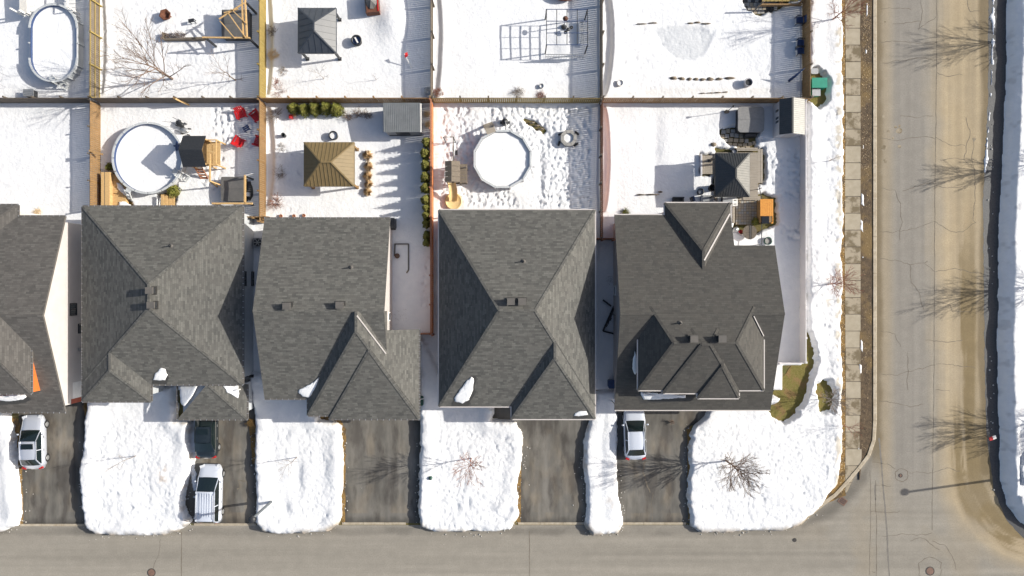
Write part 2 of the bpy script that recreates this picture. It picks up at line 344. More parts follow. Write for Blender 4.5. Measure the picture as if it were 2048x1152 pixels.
base = base * (1 - edge_r[..., None]) + np.array([.17, .13, .075]) * edge_r[..., None]
# damp apron below the lawn banks and round the corner drain
damp = sstep(-np.abs(PY - 1062 + 5 * fbm(PX, PY, 24, 51)), -13, -3) * sstep(-PX, -1700, -1600) * (.35 + .3 * sstep(fbm(PX, PY, 90, 52), 0, .3))
dc = sstep(-sdf(PX, PY, KERB[3:] + [(1600, 1062), (1660, 1040), (1700, 1010), (1738, 965), (1752, 900)]), -14, 6)
damp = np.maximum(damp, (1 - dc) * .75)
base = base * (1 - damp[..., None]) + np.array([.13, .12, .105]) * damp[..., None]
mixw = sstep(fbm(PX, PY, 70, 61, 4), .05, .5) * .5 * sstep(PX, 1500, 1750) * (1 - vert)
base = base * (1 - mixw[..., None]) + np.array([.30, .26, .20]) * mixw[..., None]
tag(grid_object('road', X, Y, np.full(X.shape, .004), keep, 'road', base, False), kind='structure')
M['road_plain'] = mat('road_far', (.25, .235, .21), (.2, .19, .175), 1.0, 0.9, stretch=(.1, 1, 1))
for n, (x0, x1, y0, y1) in {'street': (-300, -45.4, -36, -19.85), 'street.': (45.5, 300, -36, -19.85), 'street..': (-45.4, 45.5, -36, -25.95), 'side_road': (30.2, 40, 25.9, 300)}.items():
    tag(MB().box(x0, x1, y0, y1, -.05, .004).build(n.rstrip('.'), 'road_plain'), kind='structure')

# driveways
for pts, sd_ in (([(40, 800), (172, 800), (174, 1049), (40, 1049)], 1), ([(372, 800), (518, 800), (516, 1047), (372, 1047)], 2), ([(640, 800), (842, 800), (842, 1046), (686, 1046), (684, 860), (640, 850)], 3),
            ([(985, 800), (1178, 800), (1176, 1047), (1036, 1047), (1036, 850), (985, 850)], 4), ([(1226, 790), (1440, 790), (1440, 850), (1382, 850), (1380, 1046), (1232, 1046)], 5)):
    dx_ = .11; gx_ = np.arange((min(p[0] for p in pts) - 1024) / 24 - .1, (max(p[0] for p in pts) - 1024) / 24 + .1, dx_); gy_ = np.arange((576 - max(p[1] for p in pts)) / 24, (576 - min(p[1] for p in pts)) / 24 + .1, dx_)
    A, B = np.meshgrid(gx_, gy_); pa = A * 24 + 1024; pb = 576 - B * 24; sd2 = sdf(pa, pb, pts); kk = sd2 > -2.5; kk = kk[:-1, :-1] & kk[1:, 1:] & kk[:-1, 1:] & kk[1:, :-1]
    st_ = fbm(pa, pb * .05, 9, 200 + sd_, 3); bl = fbm(pa, pb, 46, 210 + sd_, 4); sp = fbm(pa, pb * .3, 5, 220 + sd_, 2)
    v = 1 + .26 * st_ + .30 * bl + .14 * sp; xm_ = (min(p[0] for p in pts[2:4]) + max(p[0] for p in pts[2:4])) / 2
    for off in (-34, -14, 14, 34): v = v + .13 * np.exp(-((pa - xm_ - off + 5 * fbm(pb, pb, 90, 5)) / 4.5) ** 2) * (.5 + st_)
    wetm = (1 - sstep(sd2 + 8 * fbm(pa, pb, 18, 230 + sd_), 2, 16)) * .40; v = v * (1 - wetm)
    brn_ = np.clip(fbm(pa, pb * .5, 22, 240 + sd_, 3) + (.25 if sd_ == 2 else -.1), 0, .6)[..., None]
    tn = np.clip(v, .35, 1.7)[..., None] * (1 + brn_ * np.array([.34, .20, .02]))
    tag(grid_object('driveway', A, B, np.full(A.shape, .008), kk, 'drive', tn, False), kind='structure')

# dark footpath across the side road
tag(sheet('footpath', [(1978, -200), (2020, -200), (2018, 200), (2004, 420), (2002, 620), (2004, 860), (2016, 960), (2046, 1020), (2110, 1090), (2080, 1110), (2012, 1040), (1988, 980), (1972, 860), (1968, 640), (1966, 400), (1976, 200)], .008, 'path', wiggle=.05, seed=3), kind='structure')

# verge strips (real thickness, kerb height)
tag(sheet('verge', [(1720, -200), (1743, -200), (1743, 880), (1722, 925), (1718, 960)], .10, 'soil', wiggle=.03, seed=4), kind='structure')
tag(sheet('verge', [(1681, -200), (1690, -200), (1690, 990), (1640, 1010), (1632, 1003), (1668, 975), (1676, 920)], .09, 'thatch', wiggle=.05, seed=5), kind='structure')
tag(sheet('thawed_lawn', [(1530, 810), (1640, 640), (1632, 750), (1610, 800), (1590, 835), (1570, 850), (1538, 845)], .03, 'moss', wiggle=.06, seed=6), kind='structure')
tag(sheet('thawed_lawn', [(1606, 140), (1645, 140), (1658, 175), (1650, 215), (1632, 222), (1606, 200)], .03, 'moss', wiggle=.06, seed=7), kind='structure')
tag(sheet('thawed_lawn', [(1620, 755), (1665, 750), (1672, 830), (1635, 830)], .03, 'moss', wiggle=.06, seed=8), kind='structure')

for pts_ in ([(683, 842), (692, 858), (690, 1046), (684, 1046), (682, 870), (668, 846), (640, 838), (640, 828), (668, 834)], [(40, 930), (44, 930), (47, 1048), (38, 1048)], [(-20, 838), (36, 836), (40, 850), (40, 930), (28, 930), (-20, 846)], [(1030, 846), (1043, 862), (1041, 1046), (1034, 1046)], [(168, 800), (186, 800), (182, 850), (172, 850)], [(1374, 860), (1382, 852), (1382, 1046), (1376, 1040)], [(498, 840), (514, 840), (516, 920), (505, 930)]):
    tag(sheet('lawn_edge', pts_, .02, 'thatch', wiggle=.04, seed=int(abs(pts_[0][0]))), kind='structure')
# scattered tufts on the soil verge
tb = MB(); q = random.Random(5)
for i in range(3600):
    if i % 3: x = q.uniform(1722, 1741); y = q.uniform(-10, 930)
    else: x = q.uniform(1679, 1689); y = q.uniform(-10, 985)
    if i % 3 and y > 340 and i % 7: continue
    if math.sin(y * .021) + math.sin(y * .057 + x) < -.7 and i % 3: continue
    X0, Y0 = S(x, y); a = q.uniform(0, 6.28); l = q.uniform(.06, .16); w = .012
    tb.add([(X0 - w * math.sin(a), Y0 + w * math.cos(a), .09), (X0 + w * math.sin(a), Y0 - w * math.cos(a), .09), (X0 + l * math.cos(a), Y0 + l * math.sin(a), .12 + q.uniform(0, .06))], [(0, 1, 2)], q.randint(0, 1))
tag(tb.build('dry_turf', ['straw', 'thatch']), 'flattened straw-coloured turf on the strips either side of the pavement', 'grass', kind='stuff')

# pavement: bed plus one object per slab
swb = MB().prism(px_poly([(1688, -200), (1721, -200), (1720, 930), (1706, 958), (1694, 985), (1690, 988)]), -.05, .06)
sw = swb.build('sidewalk', 'crack'); tag(sw, kind='structure')
slabs = {}
y = -10.0; i = 0; q = random.Random(9)
while y < 985:
    y1 = min(y + 33.6, 985); xl = 1689.5 + .8 * math.sin(y * .01); xr = 1720
    bb = MB()
    x0, yy1 = S(xl, y1 - .7); x1, yy0 = S(xr, y + .7)
    z = .105 + q.uniform(-.008, .012); mname = 'concrete_wet' if q.random() < .42 else 'concrete'
    if y1 < 925: bb.box(x0, x1, yy1, yy0, .02, z)
    else:
        f = lambda t: S(np.interp(t, [925, 950, 985], [1722, 1709, 1692]), t)
        bb.prism([(x0, yy1), f(y1 - .7), f((y + y1) / 2), f(y + .7), (x0, yy0)], .02, z)
    bb.build('slab', mname, sw); y = y1; i += 1

# kerbs
kerbs = tag(thing('kerb', 'long pale concrete kerb along the left side of the side road and round the corner', 'kerb', S3(1747, 400)), kind='structure')
for k in ('label', 'category'): del kerbs[k]
pts = [S(x, y) for x, y in KERB]
dense = []
for a, b in zip(pts[:-1], pts[1:]):
    a = Vector(a); b = Vector(b); n = max(1, round((b - a).length / 3.0))
    for k in range(n): dense.append((a.lerp(b, k / n), a.lerp(b, (k + 1) / n)))
for a, b in dense:
    dd = (b - a).normalized(); nn = Vector((-dd.y, dd.x)) * -.15   # towards the lawn side
    kb = MB(); a2 = a + dd * .012; b2 = b - dd * .012
    pr = [(0, .0), (0, .11), (.05, .14), (.30, .15), (.30, .0)]
    nrm = Vector((-dd.y, dd.x)); nrm = -nrm if nrm.x > 0 else nrm
    vs = [(p.x + nrm.x * w - nrm.x * .05, p.y + nrm.y * w - nrm.y * .05, z) for p in (a2, b2) for w, z in pr]
    kb.add(vs, [(0, 1, 2, 3, 4), (9, 8, 7, 6, 5)] + [(i, (i + 1) % 5 + 0, (i + 1) % 5 + 5, i + 5) for i in range(5)])
    kb.build('kerb_stone', 'kerb', kerbs)
for (x0, x1, yy) in ((40, 172, 1050), (388, 512, 1049), (684, 812, 1047), (1036, 1172, 1047), (1244, 1372, 1047)):
    kk = MB(); a = S(x0, yy + 2); b = S(x1, yy - 2); n = 3
    for i in range(n):
        xa = a[0] + (b[0] - a[0]) * i / n + .01; xb = a[0] + (b[0] - a[0]) * (i + 1) / n - .01
        kk.box(xa, xb, a[1], b[1] + .02, -.02, .05)
    tag(kk.build('dropped_kerb', 'kerb'), kind='structure')

# cracks and sealed joints in the road: thin sheets lying on it
ck = MB(); tr = MB(); q = random.Random(12)
def crack(pts, w=.03, j=.10, mb_=None, z=.0085):
    P = [Vector(S(*p)) for p in pts]; out = [P[0]]
    for a, b in zip(P[:-1], P[1:]):
        n = max(2, int((b - a).length / .22)); nn = Vector((-(b - a).y, (b - a).x)).normalized(); off = 0
        for k in range(1, n + 1):
            off = off * .7 + q.uniform(-j, j); out.append(a.lerp(b, k / n) + nn * (off if k < n else 0))
    vs = []
    for i, p in enumerate(out):
        dd = (out[min(i + 1, len(out) - 1)] - out[max(i - 1, 0)]).normalized(); nn = Vector((-dd.y, dd.x)) * w * q.uniform(.25, .6)
        vs += [(p.x + nn.x, p.y + nn.y, z), (p.x - nn.x, p.y - nn.y, z)]
    (mb_ or ck).add(vs, [(2 * i, 2 * i + 1, 2 * i + 3, 2 * i + 2) for i in range(len(out) - 1)])
crack([(1874, -20), (1873, 150), (1871, 300), (1869, 500), (1868, 700), (1866, 900), (1864, 1060)], .05, .02)
for p in ([(1762, 85), (1800, 83), (1840, 88), (1874, 84)], [(1764, 126), (1800, 122), (1845, 116), (1873, 120)], [(1762, 18), (1790, 17), (1822, 19)], [(1842, 0), (1843, 40), (1836, 60), (1872, 33)],
          [(1874, 145), (1890, 152), (1925, 150)], [(1935, 0), (1941, 24), (1960, 22)], [(1762, 276), (1800, 280), (1840, 274), (1870, 278)], [(1871, 274), (1900, 290), (1930, 291)],
          [(1932, 235), (1940, 260), (1928, 320), (1945, 330)], [(1948, 280), (1946, 330), (1950, 380), (1946, 440), (1952, 446)], [(1762, 376), (1790, 380), (1802, 408)], [(1805, 382), (1830, 372), (1868, 366)],
          [(1872, 372), (1895, 376), (1925, 372)], [(1760, 463), (1785, 466), (1830, 458), (1868, 443)], [(1868, 443), (1900, 462), (1925, 464), (1950, 446)], [(1760, 518), (1790, 520), (1820, 530), (1855, 522)],
          [(1820, 530), (1822, 565), (1840, 590), (1848, 620)], [(1850, 528), (1870, 544), (1915, 538), (1955, 546)], [(1870, 602), (1900, 610), (1905, 624), (1940, 624)], [(1762, 662), (1790, 668), (1802, 694)],
          [(1850, 680), (1890, 684), (1925, 680)], [(1756, 748), (1800, 748), (1845, 738), (1870, 730)], [(1872, 728), (1910, 732), (1950, 736)], [(1756, 802), (1790, 806), (1820, 814), (1846, 808)],
          [(1744, 924), (1775, 928), (1790, 938)], [(1818, 946), (1866, 946), (1900, 936), (1920, 942)], [(1750, 970), (1782, 972)], [(1765, 1072), (1800, 1068), (1850, 1070), (1864, 1066)],
          [(1864, 1082), (1890, 1090), (1905, 1115), (1912, 1140)], [(1742, 1023), (1760, 1024), (1800, 1022)], [(1815, 705), (1816, 780)], [(1870, 780), (1900, 782)], [(1801, 408), (1803, 450), (1800, 480)],
          [(1880, 320), (1912, 316), (1935, 322), (1948, 318)], [(1800, 232), (1835, 236), (1866, 232)], [(1785, 48), (1812, 45), (1840, 42)], [(1744, 1143), (1751, 1144)], [(1880, 1100), (1840, 1075), (1820, 1082)]):
    crack(p, .045, .07)
crack([(1751, 960), (1753, 1060), (1752, 1180)], .05, .03); crack([(1740, 940), (1741, 1050), (1739, 1150)], .035, .02)
crack([(363, 1064), (363, 1180)], .06, .01); crack([(1059, 1062), (1059, 1180)], .05, .01); crack([(321, 1078), (318, 1105), (306, 1138)], .035, .05)
for c_, r_ in (((1803, 950), 13), ((1860, 1138), 24)):
    crack([(c_[0] + r_ * math.cos(t * .52) * (1 + .12 * math.sin(t * 3)), c_[1] + r_ * math.sin(t * .52)) for t in range(13)], .06, .03)
crack([(1291, 922), (1286, 940), (1293, 965), (1300, 985)], .14, .10, z=.013); crack([(1305, 985), (1304, 1040)], .04, .06, z=.013)
crack([(475, 960), (493, 962), (494, 990), (505, 1005)], .10, .08, z=.013); crack([(477, 962), (480, 975), (474, 978)], .09, .06, z=.013)
tag(ck.build('road_cracks', 'crack'), 'thin dark cracks and joints running across the road surface', 'cracks', kind='stuff')
crack([(1758, 876), (1764, 940), (1772, 1040), (1780, 1180)], .13, .015, tr); crack([(1750, 970), (1751, 1000)], .12, .02, tr)
tag(tr.build('tar_seam', 'tar_line'), 'long straight darker seam slanting down the junction', 'tar seam', kind='stuff')

# puddle-edge stains near the kerb
st = MB(); q = random.Random(21)
for (x, y, r) in ((1767, 233, 3), (1791, 254, 3.5), (1798, 262, 6), (1799, 252, 3), (1777, 264, 3.5), (1786, 276, 2.5), (1768, 296, 6), (1799, 293, 4), (1770, 322, 5), (1948, 279, 4), (1770, 44, 2)):
    P = [(S(x, y)[0] + r / 24 * q.uniform(.7, 1.2) * math.cos(t * .6), S(x, y)[1] + r / 24 * q.uniform(.7, 1.2) * math.sin(t * .6), .0075) for t in range(10)]; st.add(P, [tuple(range(10))])
tag(st.build('road_stains', 'concrete_wet'), 'small dark damp spots on the side road near the kerb', 'stains', kind='stuff')

# ---- snow cover as one height field
d = .085; xs = np.arange(-47, 48, d); ys = np.arange(-24.6, 27, d); X, Y = np.meshgrid(xs, ys); PX = X * 24 + 1024; PY = 576 - Y * 24
n1 = fbm(X, Y, 2.6, 71, 4); n2 = fbm(X, Y, .8, 81, 3); n3 = fbm(X, Y, .35, 91, 2); nb = fbm(X, Y, 7, 95, 3)
Hs = np.full(X.shape, -.3)
def lay(poly, depth, w, rough, wig=3.0, bank=0.0, n_amp=.06):
    global Hs
    s_ = sdf(PX, PY, poly); dd = (s_ + wig * (n1 * 1.1 + n2 * .9 + n3 * .6)) / 24
    prof = np.where(dd > 0, depth * np.sqrt(np.clip(1 - (1 - np.clip(dd / w, 0, 1)) ** 2, 0, 1)), dd * 3)
    b_ = bank * np.exp(-((dd - w * 2.2) / (w * 2.4)) ** 2) * (.55 + .9 * np.clip(n1 + .3, 0, 1.2))
    h = prof + (b_ + n1 * n_amp + nb * .05 + n2 * rough * .5 + n3 * rough) * np.clip(dd / .3, 0, 1)
    Hs = np.maximum(Hs, h)
lay([(-100, -100), (1605, -100), (1605, 730), (1564, 730), (1564, 780), (-100, 780)], .30, .3, .010, 0, 0, .03)
L1 = [(182, 770), (355, 770), (357, 838), (384, 842), (385, 940), (376, 968), (372, 1010), (386, 1042), (368, 1056), (330, 1068), (200, 1066), (176, 1056), (170, 1000), (167, 940), (176, 870)]
L2 = [(500, 740), (640, 760), (640, 838), (664, 842), (682, 852), (686, 880), (685, 1030), (676, 1046), (655, 1060), (560, 1064), (528, 1058), (515, 1040), (514, 960), (512, 850)]
L3 = [(838, 660), (880, 740), (985, 770), (985, 838), (1028, 842), (1042, 864), (1044, 920), (1034, 985), (1036, 1030), (1022, 1056), (980, 1062), (870, 1062), (843, 1050), (838, 1020), (840, 880)]
L4 = [(1190, 780), (1234, 780), (1235, 940), (1240, 1000), (1248, 1046), (1236, 1066), (1184, 1068), (1170, 1048), (1170, 960), (1168, 880), (1178, 838)]
L5 = [(1376, 870), (1384, 850), (1412, 832), (1420, 790), (1545, 790), (1580, 815), (1612, 735), (1612, -100), (1684, -100), (1680, 920), (1672, 965), (1650, 1002), (1625, 1026), (1590, 1050), (1560, 1060), (1400, 1064), (1380, 1050), (1374, 990)]
L0 = [(-60, 780), (20, 780), (26, 846), (32, 850), (40, 960), (44, 1010), (40, 1050), (10, 1062), (-60, 1066)]
lay(L1, .66, .26, .016, 3.2, .20, .08); lay(L2, .60, .26, .012, 3.2, .16, .08); lay(L3, .62, .26, .018, 3.2, .18, .08)
lay(L4, .50, .28, .012, 3.2, .12, .05); lay(L0, .60, .26, .015, 3.2, .16, .07); lay(L5, .52, .26, .014, 4, .08, .05)
# thin snow left along driveway edges and the side road
lay([(374, 845), (392, 845), (394, 1040), (386, 1040)], .06, .2, .03, 7); lay([(1180, 838), (1192, 838), (1190, 1046), (1172, 1046)], .15, .3, .03, 6)
lay([(1986, -100), (1990, -100), (1989, 60), (1983, 200), (1972, 330), (1971, 360), (1968, 350), (1981, 180)], .07, .1, .03, 4)
# thin patches on verge
for (x, y, w_, h_) in ((1733, 20, 2, 26), (1731, 105, 2, 8), (1728, 150, 2, 5), (1726, 295, 3, 8), (1724, 398, 4, 16), (1722, 450, 3, 14), (1722, 690, 3, 16), (1720, 738, 3, 14), (1717, 905, 2, 14), (1724, 515, 2, 3)):
    lay([(x - w_, y - h_), (x + w_, y - h_ * .5), (x + w_, y + h_), (x - w_, y + h_ * .6)], .12, .08, .02, 2)
# big ploughed bank on the far right
s_ = sdf(PX, PY, [(2013, -100), (2300, -100), (2300, 1300), (2260, 1150), (2080, 1066), (2040, 1042), (2014, 1008), (2001, 960), (1998, 880), (1995, 640), (1999, 420), (2009, 220), (2014, 60)])
dd = (s_ + 2.5 * n2 + 2 * n1) / 24
prof = np.interp(dd, [-1, 0, .10, .35, .75, 1.1, 2.5, 60], [-.4, 0, .32, .66, .96, .96, .84, .8])
Hs = np.maximum(Hs, prof + (n1 * .05 + n3 * .012 + n2 * .015) * np.clip(dd / .3, 0, 1))
# tracks in the bank at lower right
rut = sstep(PX, 2020, 2030) * sstep(PY, 830, 850) * sstep(-PY, -1010, -980)
Hs -= rut * .30 * (Hs > .3) * (fbm(X, Y, 1.6, 77, 2) > -.05)
# small ridges and ruts
def ridge(x, y, rx, ry, a):
    global Hs
    Hs = Hs + a * np.exp(-((PX - x) / rx) ** 2 - ((PY - y) / ry) ** 2) * (Hs > .05)
for (x, y, rx, ry, a) in ((788, 42, 30, 40, .45), (1310, 300, 14, 70, -.10), (1330, 230, 70, 14, .05), (400, 240, 45, 18, .05), (1000, 1010, 16, 12, .22), (1018, 1016, 8, 6, -.2), (985, 985, 22, 8, .10),
                         (576, 1012, 8, 14, -.14), (1080, 340, 6, 60, -.16), (270, 1010, 5, 4, -.15), (240, 985, 6, 4, -.12), (915, 1010, 6, 10, -.15), (938, 1005, 5, 8, -.12), (1130, 95, 18, 30, .12), (1127, 150, 10, 10, -.06), (330, 950, 30, 40, .07),
                         (600, 945, 10, 28, -.16), (1545, 320, 22, 22, .12)): ridge(x, y, rx, ry, a)
# wind-scoured trough along the right hand side of the fences at 865 and 1203
def trough(fx, y0, y1, w, bulge, dep=.26):
    global Hs
    t = np.clip((PY - y0) / (y1 - y0), 0, 1); wd = w * np.sin(np.pi * t) ** .45 * (1 + .12 * n1) + bulge * 0
    inside = sstep(PX, fx - 3, fx) * sstep(-(PX - wd - fx), -5, 3) * (t > 0) * (t < 1)
    lip = np.exp(-((PX - fx - wd - 6) / 7) ** 2) * (t > 0) * (t < 1) * .12
    Hs = Hs - (dep * inside) * (Hs > .05) + lip * (Hs > .05)
trough(1203, 214, 425, 12, 0, .24); trough(1203, -40, 194, 20, 0, .22); trough(868, -40, 200, 14, 0, .12); trough(536, 215, 410, 13, 0, .16); trough(536, -20, 190, 9, 0, .14); trough(206, -10, 190, 8, 0, .08)
# wind ripples and slumps that only the low sun shows
lawn = np.zeros(X.shape)
for P in (L0, L1, L2, L3, L4, L5): lawn = np.maximum(lawn, sstep(sdf(PX, PY, P), 8, 30))
rip = fbm(X * 1.6, Y * .55, .9, 131, 3); slump = np.clip(fbm(X, Y, 2.2, 141, 3) - .18, 0, 1)
Hs += lawn * (.022 * rip + .09 * slump) * (Hs > .1)
yard = sstep(sdf(PX, PY, [(-100, -100), (1604, -100), (1604, 760), (-100, 760)]), 0, 10)
Hs += yard * (.018 * fbm(X * .5, Y * 1.4, 1.8, 151, 3) + .05 * fbm(X, Y, 4.5, 155, 2)) * (Hs > .1)
# footprints
q = np.random.RandomState(4)
def prints(poly, n, r=3.0, a=.09):
    global Hs
    xs_ = [p[0] for p in poly]; ys_ = [p[1] for p in poly]
    cx = q.uniform(min(xs_), max(xs_), n); cy = q.uniform(min(ys_), max(ys_), n)
    ok = (sdf(cx, cy, poly) > 0) & (fbm(cx, cy, 46, 300 + n % 97, 3) > -.34 + .4 * (q.uniform(0, 1, n) - .5))
    for x, y in zip(cx[ok], cy[ok]):
        j0 = int(((x - 1024) / 24 + 47) / d); i0 = int(((576 - y) / 24 + 24.6) / d); rx = r * q.uniform(.7, 1.4); ry = r * q.uniform(.7, 1.4); k = 5
        sl_ = (slice(max(i0 - k, 0), i0 + k), slice(max(j0 - k, 0), j0 + k))
        w_ = np.exp(-((PX[sl_] - x) / rx) ** 2 - ((PY[sl_] - y) / ry) ** 2); Hs[sl_] -= a * q.uniform(.5, 1.3) * w_ * (Hs[sl_] > .12)
prints([(880, 215), (1180, 215), (1180, 415), (880, 415)], 5200, 2.2, .062)
prints([(1390, 850), (1560, 850), (1665, 830), (1665, 960), (1600, 1040), (1400, 1045)], 1900, 2.0, .030)
prints([(1618, 220), (1672, 220), (1672, 830), (1618, 640)], 500, 2.2, .05)
prints([(430, 215), (520, 215), (520, 300), (450, 300), (445, 380), (400, 380), (420, 300)], 420, 2.4, .10)
prints([(206, 5), (460, 5), (460, 190), (206, 190)], 900, 1.9, .035)
prints([(880, 860), (1030, 860), (1020, 1050), (850, 1050)], 900, 2.2, .035); prints([(185, 830), (370, 850), (370, 1050), (180, 1050)], 1100, 2.2, .032)
prints([(525, 850), (675, 860), (670, 1050), (525, 1040)], 600, 2.2, .032); prints([(1530, 300), (1600, 300), (1600, 480), (1560, 480)], 260, 2.6, .09)
prints([(1395, 300), (1520, 260), (1540, 300), (1520, 300)], 60, 3, .1); prints([(1240, 10), (1590, 10), (1590, 190), (1240, 190)], 160, 2.5, .03)
prints([(545, 290), (600, 290), (600, 420), (545, 420)], 60, 2.5, .05); prints([(855, 510), (870, 510), (870, 620), (840, 620)], 60, 2.6, .08)
# holes where ground shows
HOLES = [[(1566, 843), (1548, 838), (1532, 818), (1558, 800), (1570, 780), (1588, 760), (1604, 726), (1606, 668), (1614, 668), (1624, 690), (1624, 726), (1612, 768), (1604, 800), (1588, 826)],
         [(1608, 146), (1628, 143), (1644, 152), (1652, 172), (1650, 200), (1634, 218), (1622, 206), (1608, 200)], [(1634, 768), (1652, 762), (1664, 790), (1660, 818), (1640, 820), (1634, 800)],
         [(208, 345), (238, 345), (262, 400), (268, 413), (208, 420)], [(320, 386), (352, 386), (352, 420), (320, 420)],
         [(1444, 262), (1470, 254), (1480, 262), (1512, 266), (1512, 286), (1504, 296), (1480, 297), (1452, 286), (1442, 274)],
         [(1400, 310), (1430, 310), (1430, 345), (1404, 350)], [(1430, 298), (1526, 298), (1526, 366), (1430, 400)], [(1468, 396), (1520, 390), (1550, 396), (1550, 450), (1500, 470), (1466, 462)],
         [(1050, 240), (1062, 242), (1078, 252), (1090, 262), (1086, 266), (1068, 256)], [(1485, -40), (1590, -40), (1570, 14), (1540, 24), (1512, 30), (1494, 20), (1488, 6)],
         [(640, 828), (664, 838), (686, 850), (690, 880), (686, 1040), (690, 1040), (696, 860), (670, 842)]]
for hp in HOLES:
    s_ = -sdf(PX, PY, hp) + 4 * n2 + 3 * n1 + 4 * n3
    Hs = np.minimum(Hs, np.where(s_ < 0, s_ / 24 * 3 - .02, .02 + s_ / 24 * 1.5 + .9 * sstep(s_, 3, 16)))
tint = np.ones(X.shape + (3,))
def stain(w, c):
    global tint
    w = np.clip(w, 0, 1)[..., None]; tint = tint * (1 - w) + np.array(c) * w
near = np.zeros(X.shape)
for P in (L0, L1, L2, L3, L4, L5): near = np.maximum(near, sstep(-np.abs(sdf(PX, PY, P)), -9, -1))
near2 = np.zeros(X.shape)
for P in (L0, L1, L2, L3, L4, L5): near2 = np.maximum(near2, sstep(-np.abs(sdf(PX, PY, P)), -15, -2))
stain(near2 * sstep(n2 + .6 * n3 + .35, 0, .5) * sstep(PY, 1030, 1050) * .85, (.36, .32, .27))
stain(near * sstep(n2 + n3, .1, .6) * (PY > 840) * .5, (.55, .42, .28))
stain(sstep(-np.hypot((PX - 334) / 14, (PY - 945) / 36), -1, -.2) * sstep(n2 + n3 * .8, -.05, .4) * .7, (.62, .50, .40))
stain(sstep(-np.abs(PX - 1672), -11, -3) * sstep(n3 + n2, .05, .45) * .6, (.60, .50, .33))
stain(sstep(-np.hypot((PX - 1655) / 22, (PY - 590) / 40), -1, -.3) * sstep(n3 + n2, .1, .5) * .5, (.55, .45, .28))
stain(sstep(-np.hypot((PX - 1218) / 12, (PY - 1010) / 28), -1, -.3) * sstep(n2, -.1, .4) * .5, (.70, .60, .50))
ice = sstep(sdf(PX, PY, [(1295, 56), (1340, 50), (1400, 52), (1428, 70), (1420, 95), (1405, 118), (1380, 126), (1345, 122), (1318, 95)]) + 5 * n1, 0, 9)
stain(ice * .7, (.70, .72, .74)); Hs -= ice * .06
stain((Hs > .5) * (PX > 2018) * sstep(PY, 820, 850) * sstep(-PY, -1015, -985) * .6 * rut, (.62, .64, .68))
stain(sstep(fbm(X, Y, .5, 99, 2), .25, .6) * (PX > 1985) * (PX < 2030) * .35, (.45, .45, .46))
stain(sstep(-np.abs(PY - 184), -10, -3) * (PX > 1290) * (PX < 1560) * .15, (.7, .62, .5))
kp = (Hs > -.04); kp = kp[:-1, :-1] | kp[1:, 1:] | kp[:-1, 1:] | kp[1:, :-1]
tag(grid_object('snow', X, Y, np.maximum(Hs, -.12), kp, 'snow', tint), kind='structure')
SZ = None
def snow_z(x, y):
    j = int(round((x + 47) / d)); i = int(round((y + 24.6) / d))
    if 0 <= i < Hs.shape[0] and 0 <= j < Hs.shape[1]: return max(float(Hs[i, j]), 0.0)
    return .3
for (x0, x1, y0, y1) in ((-300, -46.9, -19, 300), (-46.9, 29, 26.8, 300), (42, 300, 26.8, 300), (47.8, 300, -19, 26.8), (-300, 300, -300, -40)):
    tag(MB().box(x0, x1, y0, y1, -.05, .3).build('snow_field', 'snow_plain'), kind='structure')

ch = MB(); q = random.Random(77)
for P in (L0, L1, L2, L3, L4, L5):
    for a, b in zip(P, P[1:] + P[:1]):
        if min(a[1], b[1]) < 850 or max(a[0], b[0]) < 0: continue
        L_ = math.hypot(b[0] - a[0], b[1] - a[1])
        for k in range(int(L_ / 7)):
            f = q.random(); nx, ny = (b[1] - a[1]) / L_, -(b[0] - a[0]) / L_; o_ = abs(q.gauss(0, 5)) * (1 if q.random() < .8 else 2.4) + 1
            cxp = sum(p[0] for p in P) / len(P); cyp = sum(p[1] for p in P) / len(P); px_ = a[0] + (b[0] - a[0]) * f; py_ = a[1] + (b[1] - a[1]) * f
            if (px_ - cxp) * nx + (py_ - cyp) * ny < 0: nx, ny = -nx, -ny
            x, y = S(px_ + nx * o_, py_ + ny * o_); r = q.uniform(.02, .065); ch.blob((x, y, r * .5), (r, r * q.uniform(.6, 1), r * .8), q.randint(0, 999), 6, 4, .25)
for k in range(60):
    x, y = S(q.gauss(1650 if k % 2 else 1982, 4), q.uniform(0, 980)); r = q.uniform(.03, .08)
    if k % 2 == 0: ch.blob((x, y, r * .5), (r, r, r * .7), k, 6, 4, .25)
tag(ch.build('snow_crumbs', 'snow_dirty'), 'small loose crumbs of snow scattered along the foot of the banks', 'snow crumbs', kind='stuff')
# ---------------------------------------------------------------- houses
def clip(faces, n, dd):
    """convex polyhedron (list of point lists) clipped to n.p <= dd"""
    out = []; cap = []
    for f in faces:
        g_ = []
        for i in range(len(f)):
            a, b = f[i], f[(i + 1) % len(f)]; da = n.dot(a) - dd; db = n.dot(b) - dd
            if da <= 1e-7: g_.append(a)
            if (da < -1e-7 and db > 1e-7) or (da > 1e-7 and db < -1e-7):
                p = a.lerp(b, da / (da - db)); g_.append(p); cap.append(p)
            elif abs(da) <= 1e-7: cap.append(a)
        if len(g_) >= 3: out.append(g_)
    u = []
    for p in cap:
        if all((p - r_).length > 1e-4 for r_ in u): u.append(p)
    if len(u) >= 3:
        c = sum(u, Vector()) / len(u); nn = n.normalized(); a = (u[0] - c).normalized(); b = nn.cross(a)
        u.sort(key=lambda p: math.atan2((p - c).dot(b), (p - c).dot(a))); out.append(u)
    return out
def box_faces(x0, x1, y0, y1, z0, z1):
    v = [Vector((x, y, z)) for z in (z0, z1) for y in (y0, y1) for x in (x0, x1)]
    return [[v[i] for i in f] for f in [(0, 2, 3, 1), (4, 5, 7, 6), (0, 1, 5, 4), (2, 6, 7, 3), (0, 4, 6, 2), (1, 3, 7, 5)]]
